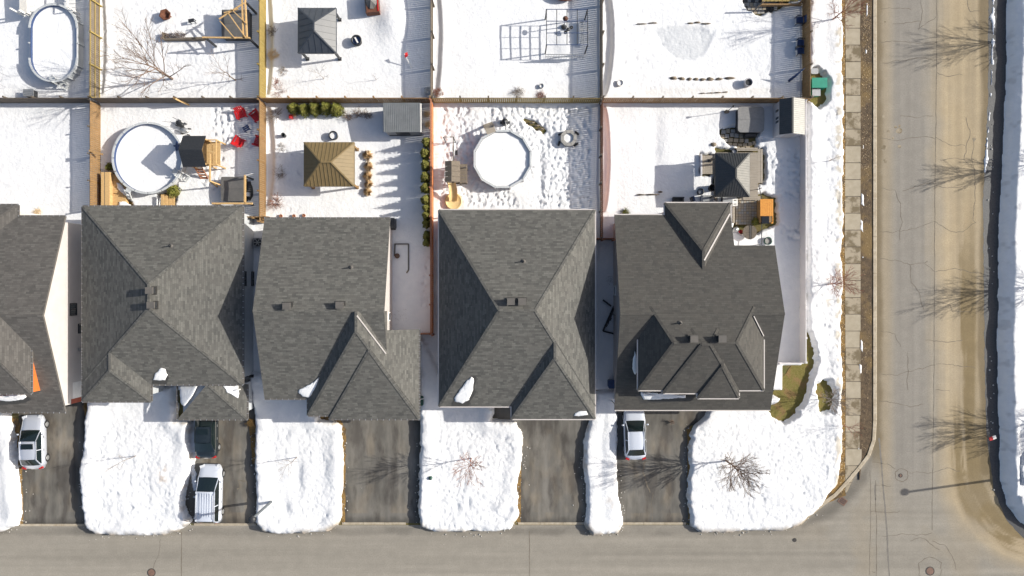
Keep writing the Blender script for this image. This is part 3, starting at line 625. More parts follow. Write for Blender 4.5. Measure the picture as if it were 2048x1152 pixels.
def pl_z(pl, x, y):
    k, pos, ze, t = pl
    return ze + t * {'W': x - pos, 'E': pos - x, 'N': pos - y, 'S': y - pos}[k]
def pl_np(pl, dz=0):
    k, pos, ze, t = pl     # z - t*s <= ze...
    if k == 'W': return Vector((-t, 0, 1)), ze - t * pos + dz
    if k == 'E': return Vector((t, 0, 1)), ze + t * pos + dz
    if k == 'N': return Vector((0, t, 1)), ze + t * pos + dz
    return Vector((0, -t, 1)), ze - t * pos + dz
class House:
    def __init__(s, name, label, vols, shingle, wallmat, gut='dots', th=.18):
        cx = sum(v[0][0] + v[0][1] for v in vols[:1]) / 2; cy = (vols[0][0][2] + vols[0][0][3]) / 2
        s.root = thing(name, label, 'house', (cx, cy, 0)); s.vols = vols
        rb = MB(); wb = MB(); hb = MB(); ridge = MB(); gl = []
        for i, (r, pls, opt) in enumerate(vols):
            fs = box_faces(r[0], r[1], r[2], r[3], 0, 12)
            for p in pls: fs = clip(fs, *pl_np(p))
            tops = []
            for f in fs:
                nn = (f[1] - f[0]).cross(f[2] - f[0])
                if nn.length < 1e-9: nn = (f[2] - f[0]).cross(f[-1] - f[0])
                if abs(nn.normalized().z) > .3 and max(p.z for p in f) > .5 and not all(abs(p.z) < 1e-6 for p in f):
                    if nn.z < 0: f = f[::-1]
                    tops.append(f)
            edges = {}
            key = lambda p: (round(p.x, 3), round(p.y, 3), round(p.z, 3))
            for f in tops:
                rb.add(f, [tuple(range(len(f)))], 0); lo = [p - Vector((0, 0, th)) for p in f]; rb.add(lo, [tuple(range(len(f) - 1, -1, -1))], 1)
                for a, b in zip(f, f[1:] + f[:1]):
                    if (a - b).length < 1e-3: continue
                    kk = (key(b), key(a))
                    if kk in edges: edges[kk] = None
                    else: edges[(key(a), key(b))] = (a, b)
            for kk, e in edges.items():
                if e is None: continue
                a, b = e; t_ = Vector((0, 0, th)); rb.add([a, a - t_, b - t_, b], [(0, 1, 2, 3)], 1)
            # hip and ridge caps
            for kk, e in edges.items():
                if e is None:
                    a = Vector(kk[0]); b = Vector(kk[1]); ridge.bar(a + Vector((0, 0, .002)), b + Vector((0, 0, .002)), .20, .022)
            # walls
            ins = .40 + .012 * i
            wr = [r[0] + (ins if opt.get('w', 1) else .03), r[1] - (ins if opt.get('e', 1) else .03), r[2] + (ins if opt.get('s', 1) else .03), r[3] - (ins if opt.get('n', 1) else .03)]
            if opt.get('tight'): wr = [r[0] + .06, r[1] - .06, r[2] + .06, r[3] - .06]
            if opt.get('wall', 1):
                ws = box_faces(wr[0], wr[1], wr[2], wr[3], opt.get('wz', 0), 12)
                for p in pls:
                    n_, dd_ = pl_np(p, -th - .02); ws = clip(ws, n_, dd_)
                for f in ws: wb.add(f, [tuple(range(len(f)))], opt.get('wm', 0))
            # gutters
            for p in pls:
                k, pos, ze, t = p
                side = {'W': r[0], 'E': r[1], 'N': r[3], 'S': r[2]}[k]
                if abs(side - pos) > .02 or k in opt.get('nogut', ''): continue
                z1 = ze - .02 - .004 * i; z0 = z1 - .12; g0 = .0; g1 = (.085 if gut == 'solid' else .10)
                if k == 'W': q_ = (pos - g1, pos - g0, r[2], r[3])
                elif k == 'E': q_ = (pos + g0, pos + g1, r[2], r[3])
                elif k == 'N': q_ = (r[0], r[1], pos + g0, pos + g1)
                else: q_ = (r[0], r[1], pos - g1, pos - g0)
                gl.append((q_, z0, z1))
                L_ = (r[3] - r[2]) if k in 'WE' else (r[1] - r[0]); n = max(2, int(L_ / .45))
                for j in range(n + 1):
                    f_ = j / n
                    if k in 'WE': hb.box(q_[0] - .01, q_[1] + .01, r[2] + L_ * f_ - .022, r[2] + L_ * f_ + .022, z1 - .02, z1 + .012)
                    else: hb.box(r[0] + L_ * f_ - .022, r[0] + L_ * f_ + .022, q_[2] - .01, q_[3] + .01, z1 - .02, z1 + .012)
        s.roof = rb.build('roof', [shingle, 'fascia'], s.root, uv=True)
        rc = ridge.build('ridge_cap', [shingle], s.roof, uv=True)
        s.wall = wb.build('wall', [wallmat, 'cedar'], s.root)
        for q_, z0, z1 in gl: MB().box(*q_, z0, z1).build('gutter', 'siding' if gut == 'solid' else 'fascia', s.root)
        if gut != 'solid': tag(hb.build('gutter_hanger', 'steel', s.root), kind='stuff')
    only = None; lim = None
    def z(s, x, y):
        best = 0
        for i_, (r, pls, opt) in enumerate(s.vols):
            if s.only is not None and i_ not in s.only: continue
            if s.only is not None or (r[0] - .01 <= x <= r[1] + .01 and r[2] - .01 <= y <= r[3] + .01): best = max(best, min(pl_z(p, x, y) for p in pls))
        return best
    def hit(s, px, py):
        z = 5.0
        for _ in range(12): x, y = S(px, py, z); zz = s.z(x, y); z = z * .4 + zz * .6 if zz > 0 else z
        x, y = S(px, py, z); return Vector((x, y, z))
    def vent(s, px, py, w=.46, d_=.42, h=.56, parts=True):
        p = s.hit(px, py); b = MB(); b.box(p.x - w / 2, p.x + w / 2, p.y - d_ / 2, p.y + d_ / 2, p.z - .2, p.z + h * .8)
        o = b.build('roof_vent', 'black', s.root)
        MB().box(p.x - w * .62, p.x + w * .62, p.y - d_ * .6, p.y + d_ * .6, p.z + h * .8, p.z + h).build('vent_cap', 'fascia', o)
        MB().obox((p.x, p.y, p.z + .015), (w * 1.5, d_ * 1.5, .02)).build('flashing', 'wet_shingle', o)
    def stack(s, px, py):
        p = s.hit(px, py); b = MB(); b.cyl((p.x, p.y), .05, p.z - .1, p.z + .42, 8); o = b.build('vent_pipe', 'black', s.root)
        MB().lathe([(.18, p.z + .0), (.07, p.z + .12)], 10, (p.x, p.y)).build('pipe_boot', 'fascia', o)
    def snow_patch(s, pts, th=.14, only=None, wet=True):
        s.only = only; v_ = s.vols[only[0] if only else 0][0]; s.lim = (v_[0] + .02, v_[1] - .02, v_[2] + .02, v_[3] - .02)
        P = [s.hit(*p) for p in pts]; q = random.Random(len(pts) + int(pts[0][0])); dense_ = []
        for a, b in zip(P, P[1:] + P[:1]):
            n = max(2, int((b - a).length / .15))
            for k in range(n):
                p = a.lerp(b, k / n); dense_.append(p + Vector((q.uniform(-.035, .035), q.uniform(-.035, .035), 0)))
        c = sum(P, Vector()) / len(P); rings = []
        for f, h in ((1.0, -.02), (.97, th * .55), (.88, th * .9), (.6, th), (.3, th * 1.05)):
            ring = []
            for p in dense_:
                xx = c.x + (p.x - c.x) * f; yy = c.y + (p.y - c.y) * f; ring.append((xx, yy, (s.z(xx, yy) or p.z) + h + (q.uniform(-.012, .012) if f < .97 else 0)))
            rings.append(ring)
        b = MB(); n = len(dense_); vs = [v for r in rings for v in r] + [(c.x, c.y, s.z(c.x, c.y) + th * 1.05)]
        fs = [(i * n + k, i * n + (k + 1) % n, (i + 1) * n + (k + 1) % n, (i + 1) * n + k) for i in range(4) for k in range(n)]
        fs += [(4 * n + k, 4 * n + (k + 1) % n, 5 * n) for k in range(n)]
        b.add(vs, fs, 0, True)
        wb_ = MB(); ctr = s.z(c.x, c.y); gx = (s.z(c.x + .1, c.y) - s.z(c.x - .1, c.y)); gy = (s.z(c.x, c.y + .1) - s.z(c.x, c.y - .1)); gl_ = math.hypot(gx, gy) + 1e-6
        ring2 = []
        for i_, p in enumerate(dense_):
            f = 1.22 + .10 * math.sin(i_ * .9); xx = c.x + (p.x - c.x) * f - gx / gl_ * .22; yy = c.y + (p.y - c.y) * f - gy / gl_ * .22
            xx = min(max(xx, s.lim[0]), s.lim[1]) if s.lim else xx; yy = min(max(yy, s.lim[2]), s.lim[3]) if s.lim else yy
            ring2.append((xx, yy, (s.z(xx, yy) or p.z) + .006))
        if wet: wb_.add(ring2 + [(c.x, c.y, ctr + .006)], [(k, (k + 1) % n, n) for k in range(n)]); wb_.build('wet_patch', 'wet_shingle', s.roof)
        me = b.build('snow_patch', 'snow_plain', s.roof); s.only = None; return me
    def opening(s, side, pos, u, z0, z1, w, kind='window', frame='white', cols=2):
        """side E: wall plane x=pos, centre y=u; side S/N: wall plane y=pos, centre x=u"""
        dirn = 1 if side in 'EN' else -1
        def bx(b, u0, u1, za, zb, d0, d1, mi=0):
            a0, a1 = sorted((pos + dirn * d0, pos + dirn * d1))
            if side in 'EW': b.box(a0, a1, u0, u1, za, zb, mi)
            else: b.box(u0, u1, a0, a1, za, zb, mi)
        if kind == 'window':
            f = MB(); t = .07
            bx(f, u - w / 2, u + w / 2, z0, z0 + t, .0, .07); bx(f, u - w / 2, u + w / 2, z1 - t, z1, .0, .07)
            bx(f, u - w / 2, u - w / 2 + t, z0 + t, z1 - t, .0, .07); bx(f, u + w / 2 - t, u + w / 2, z0 + t, z1 - t, .0, .07)
            for c in range(1, cols): bx(f, u - w / 2 + w * c / cols - .025, u - w / 2 + w * c / cols + .025, z0 + t, z1 - t, .0, .065)
            o = f.build('window', frame, s.root)
            for c in range(cols):
                g_ = MB(); a = u - w / 2 + (w - .04) * c / cols + .08; bx(g_, a, a + (w - .1) / cols - .1, z0 + t, z1 - t, .01, .03); g_.build('pane', 'glass', o)
        elif kind == 'door':
            f = MB(); bx(f, u - w / 2, u + w / 2, z0, z1, 0, .05); o = f.build('door', frame, s.root)
            h_ = MB(); bx(h_, u + w * .36, u + w * .42, 1.0, 1.12, .05, .12); h_.build('handle', 'steel', o)
        else:
            f = MB(); bx(f, u - w / 2 - .08, u + w / 2 + .08, z0, z1 + .08, 0, .03); o = f.build('garage_door', 'white', s.root)
            n = 4
            for k in range(n):
                g_ = MB(); bx(g_, u - w / 2, u + w / 2, z0 + (z1 - z0) * k / n + .01, z0 + (z1 - z0) * (k + 1) / n - .01, .03, .055); g_.build('panel', frame, o)

E0 = 3.8
hA = House('house', 'left house cut by the edge, pale gable wall and small orange clad dormer', [
    ((-50, -34.87, -9.68, 5.59), [('N', 5.59, E0, .354), ('S', -9.68, E0, .354)], {}),
    ((-50, -38.6, 0.5, 6.48), [('N', 6.48, E0, .42), ('E', -38.6, E0, .36)], {'s': 0}),
    ((-46, -36.35, -7.97, -2.0), [('S', -7.97, 5.62, .36), ('E', -36.35, 5.62, .50), ('N', 4.2, 4.72, .30)], {'tight': 1, 'wm': 1, 'wz': 3, 'nogut': 'N'})],
    'shingle_left', 'siding')
hB = House('house', 'second house from the left with wide hipped roof and garage beside a white minivan', [
    ((-33.53, -21.04, -7.53, 6.36), [('W', -33.53, E0, .345), ('E', -21.04, E0, .345), ('N', 6.36, E0, .354), ('S', -7.53, E0, .358)], {}),
    ((-33.53, -28.2, -8.86, -4.97), [('W', -33.53, E0 + .012, .345), ('E', -28.2, E0, .345), ('S', -8.86, E0, .367)], {'n': 0}),
    ((-26.53, -21.03, -10.41, -7.62), [('W', -26.53, 2.9, .35), ('E', -21.03, 2.9, .35), ('S', -10.41, 2.9, .33)], {'n': 0})],
    'shingle', 'siding_grey')
hC = House('house', 'middle house with straight horizontal ridge and two overlapping front hips above its garage', [
    ((-19.32, -9.52, -8.64, 5.43), [('N', 5.43, E0, .36), ('S', -8.64, E0, .37)], {}),
    ((-15.93, -7.26, -9.95, -3.22), [('W', -15.93, E0, .62), ('E', -7.26, E0, .62), ('S', -9.95, E0, .40)], {}),
    ((-15.93, -9.53, -3.22, -1.75), [('W', -15.93, E0, .62), ('E', -7.26, E0, .62)], {'wall': 0, 'nogut': 'WE'}),
    ((-14.22, -7.26, -10.23, -4.0), [('W', -14.22, E0, .62), ('E', -7.26, E0 + .012, .62), ('S', -10.23, E0, .39)], {'n': 0})],
    'shingle', 'siding')
hD = House('house', 'fourth house from the left, white gutters, tall hip roof with deep blue shaded left slope', [
    ((-5.70, 6.48, -9.25, 6.09), [('W', -5.70, E0, .65), ('E', 6.48, E0, .65), ('N', 6.09, E0, .40), ('S', -9.25, E0, .408)], {}),
    ((-.04, 6.48, -10.23, -4.0), [('W', -.04, E0, .65), ('E', 6.48, E0 + .012, .65), ('S', -10.23, E0, .428)], {'n': 0})],
    'shingle', 'siding', gut='solid')
t = .394
hE = House('house', 'corner house with darker smooth roof, raised front hips and a triangular rear hip', [
    ((8.0, 17.06, -9.52, 5.70), [('N', 5.70, E0, t), ('S', -9.52, E0, t)], {'e': 0}),
    ((17.06, 20.17, -9.52, 3.27), [('N', 5.70, E0, t), ('S', -9.52, E0, t)], {'w': 0}),
    ((11.93, 17.06, 0.8, 6.64), [('W', 11.93, E0, .66), ('E', 17.06, E0, .66), ('N', 6.64, E0, .443)], {'s': 0}),
    ((9.45, 18.87, -7.66, -1.4), [('W', 9.45, 6.06, .677), ('E', 18.87, 6.06, .62), ('S', -7.66, 6.06, .428), ('N', 5.70, E0 + .015, t)], {'wz': 3}),
    ((11.32, 17.0, -7.88, -3.0), [('W', 11.32, 6.06, .66), ('E', 17.0, 6.06, .63), ('S', -7.88, 6.06, .43), ('N', 5.70, E0 + .03, t)], {'wz': 3}),
    ((13.92, 17.0, -8.26, -4.5), [('W', 13.92, 6.06, .66), ('E', 17.0, 6.075, .66), ('S', -8.26, 6.06, .41)], {'wz': 3})],
    'shingle_dark', 'siding', gut='solid')
# white rake and valley flashings
def flash(h, a, b, w=.10):
    A = h.hit(*a); B = h.hit(*b); MB().bar(A + Vector((0, 0, .05)), B + Vector((0, 0, .05)), w * .8, .07).build('valley_flashing', 'siding', h.roof)
flash(hC, (714, 631), (772, 707)); flash(hE, (1459, 428), (1408, 521), .13); flash(hE, (1507, 632), (1527, 672), .08)
hE_edge = MB(); a = hE.hit(1338, 424)
for h, pts in ((hB, ((305, 581), (308, 610))), (hC, ((577, 612), (682, 610))), (hD, ((1022, 603), (1044, 603))), (hE, ((1385, 677), (1441, 677)))):
    for p in pts: h.vent(*p)
for h, p in ((hB, (342, 492)), (hC, (702, 535)), (hD, (1047, 523)), (hE, (1360, 646))): h.stack(*p)
hB.snow_patch([(322, 736), (330, 738), (335, 750), (330, 760), (306, 761), (310, 748)], .08)
hB.snow_patch([(359, 772), (395, 772), (388, 787), (375, 806), (368, 813), (361, 806)], .09, [2], False)
hB.snow_patch([(446, 771), (477, 771), (478, 786), (476, 797), (466, 791), (455, 784)], .09, [2], False)
hC.snow_patch([(638, 755), (636, 772), (626, 788), (617, 796), (606, 793), (597, 786), (598, 779), (615, 770), (630, 763)], .09, [0])
hD.snow_patch([(944, 753), (948, 757), (946, 780), (938, 800), (925, 807), (910, 803), (908, 797), (916, 785), (930, 765)], .10, [0])
hD.snow_patch([(1150, 826), (1162, 822), (1173, 822), (1176, 829), (1165, 832), (1148, 832)], .07, [1])
hE.snow_patch([(1270, 702), (1275, 716), (1275, 742), (1271, 750), (1265, 740), (1266, 718)], .10, [0], False)
hE.snow_patch([(1281, 784), (1325, 787), (1372, 790), (1372, 795), (1345, 797), (1310, 799), (1286, 799), (1282, 792)], .10, [0])
hA.snow_patch([(-8, 791), (20, 789), (50, 789), (54, 793), (46, 799), (20, 803), (-8, 800)], .10, [0])
# openings seen between the houses
wxA = -34.87 - .40; hA.opening('E', wxA, -1.72, 1.7, 2.6, 1.0, cols=2, frame='black'); hA.opening('E', wxA, -3.3, .6, 1.5, .8, cols=1, frame='black')
MB().box(wxA, wxA + .35, -5.1, -4.9, 1.3, 1.5).build('wall_light', 'grey_metal', hA.root)
MB().box(wxA, wxA + .012, -9.1, -7.6, 0.2, 2.2).build('brick_panel', 'white', hA.root)
MB().box(wxA - .02, wxA + .02, -9.28, -8.9, 0.2, 2.4).build('corner_brick', 'brick', hA.root)
wxB = -21.04 - .40
hB.opening('E', wxB, .75, .25, .8, 1.2, cols=2, frame='black'); hB.opening('E', wxB, .75, 2.0, 2.9, 1.2, cols=2, frame='black')
wxC = -9.52 - .40; hC.opening('E', wxC, -2.3, 1.5, 2.4, .7, cols=1)
wxE = 8.0 + .4
hE.opening('W', wxE, -.2, .8, 1.9, .8, cols=1); hD.opening('W', -5.3, -2, 1, 2, .9)
for h, side, pos, u, w in ((hB, 'S', -10.41 + .424, -23.8, 4.2), (hC, 'S', -10.23 + .436, -10.6, 4.8), (hD, 'S', -10.23 + .412, 3.3, 4.8), (hE, 'S', -9.52 + .4, 12.2, 5.0), (hA, 'S', -9.68 + .4, -38.6, 5)):
    h.opening(side, pos, u, .05, 2.25, w, 'garage', 'siding')
for h, pos, u in ((hB, -8.86 + .412, -30.5), (hC, -8.64 + .4, -17.4), (hD, -9.25 + .4, -3.4), (hE, -9.52 + .4, 18.0)): h.opening('S', pos, u, .9, 2.2, 1.6)
for h, pos, u in ((hB, -7.53 + .4, -27.4), (hD, -9.25 + .4, -1.0), (hE, -9.52 + .4, 15.8)): h.opening('S', pos, u, .05, 2.1, .95, 'door', 'wood_dark')
for h, pos, us in ((hB, 6.36 - .4, (-30.5, -26.5)), (hC, 5.43 - .4, (-17.2, -13.3)), (hD, 6.09 - .4, (-3.4, .6, 4.3)), (hE, 5.70 - .4, (9.8,)), (hA, 5.59 - .4, (-37,))):
    for u in us: h.opening('N', pos, u, .9, 2.2, 1.5)
# downpipes
for h, x, y in ((hB, -21.5, -8.0), (hC, -15.45, -8.4), (hD, -5.6 + .2, 5.9), (hE, 8.2, -9.3)):
    MB().bar((x, y, .2), (x, y, 3.6), .08).build('downpipe', 'white', h.root)
# ---------------------------------------------------------------- fences
POST = {}
def fence(label, p0, p1, m, h=1.8, post_m=None, gap=.022, bw=.14, step=2.4, side=1, rails=2, z0=.02, seed=0, cap=False):
    a = Vector(p0); b = Vector(p1); dd = b - a; L = dd.length; rz = math.atan2(dd.y, dd.x); q = random.Random(seed + int(L * 100))
    t = thing('fence', label, 'fence', (a.x, a.y, 0), rz)
    bb = MB(); x = .03; i = 0
    while x + bw < L:
        hh = h + q.uniform(-.015, .015); y = side * .035 + q.uniform(-.004, .004)
        bb.box(x, x + bw, y - .011, y + .011, z0, hh, q.randint(0, 1)); x += bw + gap + q.uniform(-.003, .004)
    tag(bb.build('board', [m, m], t, world=False), kind='stuff')
    for k in range(rails):
        z = .35 + (h - .5) * k / max(1, rails - 1); MB().box(0, L, -.032, .008, z, z + .09).build('rail', post_m or m, t, world=False) if side > 0 else MB().box(0, L, -.008, .032, z, z + .09).build('rail', post_m or m, t, world=False)
    if cap: MB().box(0, L, -.07, .07, h + .016, h + .05).build('top_board', post_m or m, t, world=False)
    n = max(1, round(L / step)); key = (post_m or m, h)
    for k in range(n + 1):
        if key not in POST:
            pm = MB(); pm.box(-.05, .05, -.05, .05, 0, h + .07); pm.box(-.065, .065, -.065, .065, h + .07, h + .10)
            o = pm.build('post', post_m or m, t, world=False); POST[key] = o.data
        else: o = bpy.data.objects.new('post', POST[key]); col.objects.link(o); o.parent = t
        o.location = (L * k / n, -side * .085, 0)
    return t
YH = 15.37; XF1 = -34.15; XF2 = -20.45; XF3 = -6.55; XF4 = 7.32
fence('weathered grey fence at the top between the oval pool and big bare tree', (XF1, YH + .1), (XF1, 26), 'wood_grey', side=1, rails=3, post_m='wood_yellow')
fence('brown fence running down to the second house left of the round pool', (XF1, 6.5), (XF1, YH - .1), 'wood_brown', side=-1, post_m='wood_dark')
fence('olive yellow fence at the top between timber pergola and charcoal gazebo', (XF2, YH + .1), (XF2, 26), 'wood_yellow', side=-1)
fence('orange brown fence between the red garden chairs and the bronze roofed gazebo', (XF2, 5.4), (XF2, YH - .1), 'wood_brown', side=-1, post_m='wood_brown')
fence('tan fence at the top between charcoal gazebo and bare steel gazebo', (XF3, YH + .1), (XF3, 26), 'wood_grey', side=1, post_m='wood_dark')
fence('terracotta fence behind the line of ball evergreens, reaching down past the middle house', (XF3, -3.72), (XF3, YH - .1), 'wood_orange', side=-1, post_m='wood_red', cap=True)
fence('short red brown fence closing the gap beside the middle house above the third lawn', (XF3 - 1.0, -3.75), (XF3 + .1, -3.75), 'wood_red', side=1, step=1)
fence('tan fence at the top left of the open yard with rock ledges', (XF4, YH + .1), (XF4, 26), 'wood_grey', side=1, post_m='wood_dark', gap=.03)
fence('brick orange fence down the right side of the twelve sided pool yard', (XF4, 4.05), (XF4, YH - .1), 'wood_red', side=-1, post_m='wood_dark', gap=.03)
fence('short dark fence closing the narrow gap between the fourth house and the corner house', (6.5, 4.0), (8.3, 4.0), 'wood_red', side=1, step=1)
fence('short brown fence closing the gap above the air conditioner', (-22.3, 5.75), (-19.6, 5.75), 'wood_brown', side=1, step=1.2)
fence('dark grey fence along the foot of the oval pool yard at the far left', (-48, YH), (XF1 - .06, YH), 'wood_dark', side=-1)
fence('dark cross fence below the big bare tree', (XF1 + .06, YH), (XF2 - .06, YH), 'wood_dark', side=-1)
fence('brown cross fence directly above the row of five evergreen balls', (XF2 + .06, YH), (XF3 - .06, YH), 'wood_brown', side=-1, post_m='wood_brown')
fence('olive brown cross fence above the twelve sided pool', (XF3 + .06, YH), (XF4 - .06, YH), 'wood_yellow', side=-1, post_m='wood_dark')
fence('orange cross fence above the hot tub and shed, below the rock ledges', (XF4 + .06, YH), (24.3, YH), 'wood_brown', side=-1, post_m='wood_grey')
fence('tall brown fence beside the green utility box, right edge of the top right yard', (24.12, YH + .1), (24.12, 26), 'wood_brown', side=1, post_m='wood_dark', h=1.85)
# vinyl fence on the right of the corner house
vf = thing('vinyl_fence', 'pale grey vinyl panel fence running down beside the snowy verge to the corner lawn', 'fence', (23.9, 0, 0)); vx = 0.0
y0 = 15.3; ys_ = [y0 - i * 2.42 for i in range(9)] + [-6.05]; panel = None; vpost = None
for a, b in zip(ys_[:-1], ys_[1:]):
    pb = MB(); Lp = a - b - .13
    pb.box(-.02, .02, 0, Lp, .08, 1.42); pb.box(-.04, .04, 0, Lp, 1.42, 1.5); pb.box(-.04, .04, 0, Lp, .05, .14)
    o = pb.build('panel', 'vinyl', vf, world=False); o.location = (0, b + .065, 0)
for y in ys_:
    if vpost is None:
        pb = MB(); pb.box(-.065, .065, -.065, .065, 0, 1.55); pb.box(-.08, .08, -.08, .08, 1.55, 1.58); o = pb.build('post', 'vinyl', vf, world=False); vpost = o.data
    else: o = bpy.data.objects.new('post', vpost); col.objects.link(o); o.parent = vf
    o.location = (0, y, 0)
v2 = thing('vinyl_fence', 'short pale vinyl fence closing the side yard at the corner of the darker house', 'fence', (19.9, -6.12, 0))
pb = MB(); pb.box(0, 3.85, -.02, .02, .08, 1.42); pb.box(0, 3.85, -.04, .04, 1.42, 1.5); pb.build('panel', 'vinyl', v2, world=False)
for x in (1.9,):
    o = bpy.data.objects.new('post', vpost); col.objects.link(o); o.parent = v2; o.location = (x, 0, 0)
# loose timbers lying over fences
b1 = MB(); b1.bar(S3(350, 197, 1.9), S3(378, 210, .5), .14, .10); tag(b1.build('loose_plank', 'wood_new'), 'loose tan plank leaning over the dark cross fence left of the red chairs', 'plank')
b1 = MB(); b1.bar(S3(346, 195, 1.95), S3(360, 204, 1.2), .10, .06); tag(b1.build('loose_plank', 'wood_brown'), 'shorter brown plank lying on top of the dark cross fence', 'plank')
b1 = MB(); b1.bar(S3(178, 301, 1.95), S3(206, 309, 1.6), .14, .14); tag(b1.build('brace_post', 'wood_brown'), 'timber post lying across the brown fence left of the round pool', 'post')

# ---------------------------------------------------------------- trees and plants
def tree(label, px, py, h, rad, seed, m='bark', lean=(0, 0), n0=7, depth=4, tr=.07, group=None, first=.35, twig=.011, z0=.25, cat='tree', spread=1.0):
    """vase shaped bare tree: straight limbs fanning from the trunk, finer and finer twigs along them"""
    x, y = S(px, py, z0 if 0 < px < 2048 else 0); q = random.Random(seed); t = thing('bare_tree', label, cat, (x, y, 0), 0, group)
    tb = MB(); top = h * .72; pts = [Vector((q.uniform(-.02, .02) * h * f, q.uniform(-.02, .02) * h * f, top * f)) for f in (0, .2, .4, .6, .8, 1)]
    tb.tube(pts, [tr * (1 - .75 * i / 5) for i in range(6)], 7); tb.build('trunk', m, t, world=False)
    cb = MB()
    def grow(p, d_, L, r, lv):
        n = 4; P = [p]; dd = d_.normalized(); D = []
        for i in range(n):
            dd = (dd + Vector((q.uniform(-.09, .09), q.uniform(-.09, .09), q.uniform(.0, .10)))).normalized(); P.append(P[-1] + dd * L / n); D.append(dd.copy())
        cb.tube(P, [max(r * (1 - .65 * i / n), twig * .55) for i in range(n + 1)], 5 if lv > 1 else 3, cap=False)
        if lv <= 0: return
        k_ = (4, 6, 6, 7, 7)[min(lv, 4)]
        for k in range(k_):
            f = .22 + .75 * (k + q.random()) / k_; i = min(int(f * n), n - 1); b = P[i].lerp(P[i + 1], f * n - i)
            az = k * 2.4 + q.uniform(-.5, .5); a = q.uniform(.35, .62) * spread; u = D[i].orthogonal().normalized(); u.rotate(Matrix.Rotation(az, 3, D[i]))
            grow(b, D[i] * math.cos(a) + u * math.sin(a), L * q.uniform(.38, .58) * (1.15 - .5 * f), max(r * .5, twig), lv - 1)
    for k in range(n0):
        f = first + (1 - first) * (k + q.random() * .6) / n0; f = min(f, 1); i = min(int(f * 5), 4); p = pts[i].lerp(pts[i + 1], f * 5 - i)
        az = k * 2.4 + q.uniform(-.4, .4); el = q.uniform(.55, .75) + .45 * f
        Lr = min(rad / max(math.cos(el), .35), (h - p.z) / max(math.sin(el), .3) * 1.0) * q.uniform(.8, 1.05)
        grow(p, Vector((math.cos(az) * math.cos(el), math.sin(az) * math.cos(el), math.sin(el))), Lr, tr * .42 * (1.1 - .5 * f), depth - 2)
    grow(pts[-1], Vector((q.uniform(-.1, .1), q.uniform(-.1, .1), 1)), h - top, tr * .25, max(depth - 2, 1))
    cb.build('crown', m, t, world=False); return t
tree('large bare tree spreading to the upper left in the yard below the brown fire bowl', 345, 158, 7.2, 2.7, 3, 'bark', n0=15, depth=4, tr=.11, first=.12, twig=.012)
tree('small bare tree left of the olive fence, below the timber pergola', 472, 161, 5.0, 1.4, 4, 'bark', n0=7, depth=3, tr=.06, first=.15)
tree('tiny leafless sapling below the charcoal gazebo in the snow', 648, 158, 2.9, .8, 5, 'bark_grey', (0, 0), n0=5, depth=3, tr=.03, first=.3, twig=.008)
tree('smallest leafless sapling right of the other one in the charcoal gazebo yard', 753, 160, 1.6, .5, 6, 'bark_grey', (-.2, .3), n0=5, depth=2, tr=.025, first=.3, twig=.008)
tree('thin bare sapling on the wide lawn between silver car and white minivan', 272, 911, 4.6, .7, 7, 'bark_grey', n0=6, depth=3, tr=.045, first=.45, twig=.008, z0=.6)
tree('thin bare sapling in the middle of the second lawn above the street lamp', 594, 915, 4.8, .8, 8, 'bark_grey', n0=8, depth=3, tr=.045, first=.5, twig=.008, z0=.6)
tree('reddish bare tree on the third lawn with fine star shaped crown', 943, 917, 5.0, 1.3, 9, 'bark_red', n0=12, depth=4, tr=.06, first=.42, z0=.6)
tree('dense bushy bare tree on the corner lawn right of the white sedan', 1452, 921, 6.3, 1.55, 10, 'bark', n0=26, depth=4, tr=.09, first=.28, twig=.013, z0=.5, spread=.85)
tree('red twigged street tree between snow and pavement beside the corner house', 1657, 568, 4.6, 1.1, 11, 'bark_red', n0=16, depth=4, tr=.06, first=.15)
tree('small dark bare sapling on the snowy verge right of the deck gazebo', 1655, 323, 2.8, .5, 12, 'bark', (0, 0), n0=5, depth=2, tr=.04, first=.3)
tree('bare street tree leaning over the pavement in the top right corner of the yards', 1662, 42, 5.0, 1.4, 13, 'bark_red', (0, 0), n0=11, depth=4, tr=.07, first=.2)
tree('bare bush tree by the thawed grass right of the corner house', 1650, 795, 3.2, 1.0, 14, 'bark_grey', (0, 0), n0=14, depth=4, tr=.04, first=.15)
tree('small reddish bare tree over the pavement above the kerb curve', 1690, 852, 2.8, .8, 15, 'bark_red', (0, 0), n0=9, depth=3, tr=.035, first=.15)
for i, (px, py, h) in enumerate(((2122, 66, 7.0), (2096, 326, 5.8), (2118, 563, 6.6), (2112, 835, 6.2), (2190, 860, 5.4))):
    tree(['street tree right of the frame throwing the topmost branch shadow on the road', 'street tree right of the frame throwing the small second branch shadow',
          'bare street tree right of the frame throwing the third branch shadow from the top', 'street tree right of the frame throwing the lowest branch shadow',
          'farther bare street tree beyond the right edge near the street corner'][i], px, py, h, (1.9, 1.3, 1.7, 1.7, 1.6)[i], 20 + i, 'bark', (0, 0), n0=17, depth=4, tr=.11, first=.22, twig=.015, group='street trees beyond the right edge')

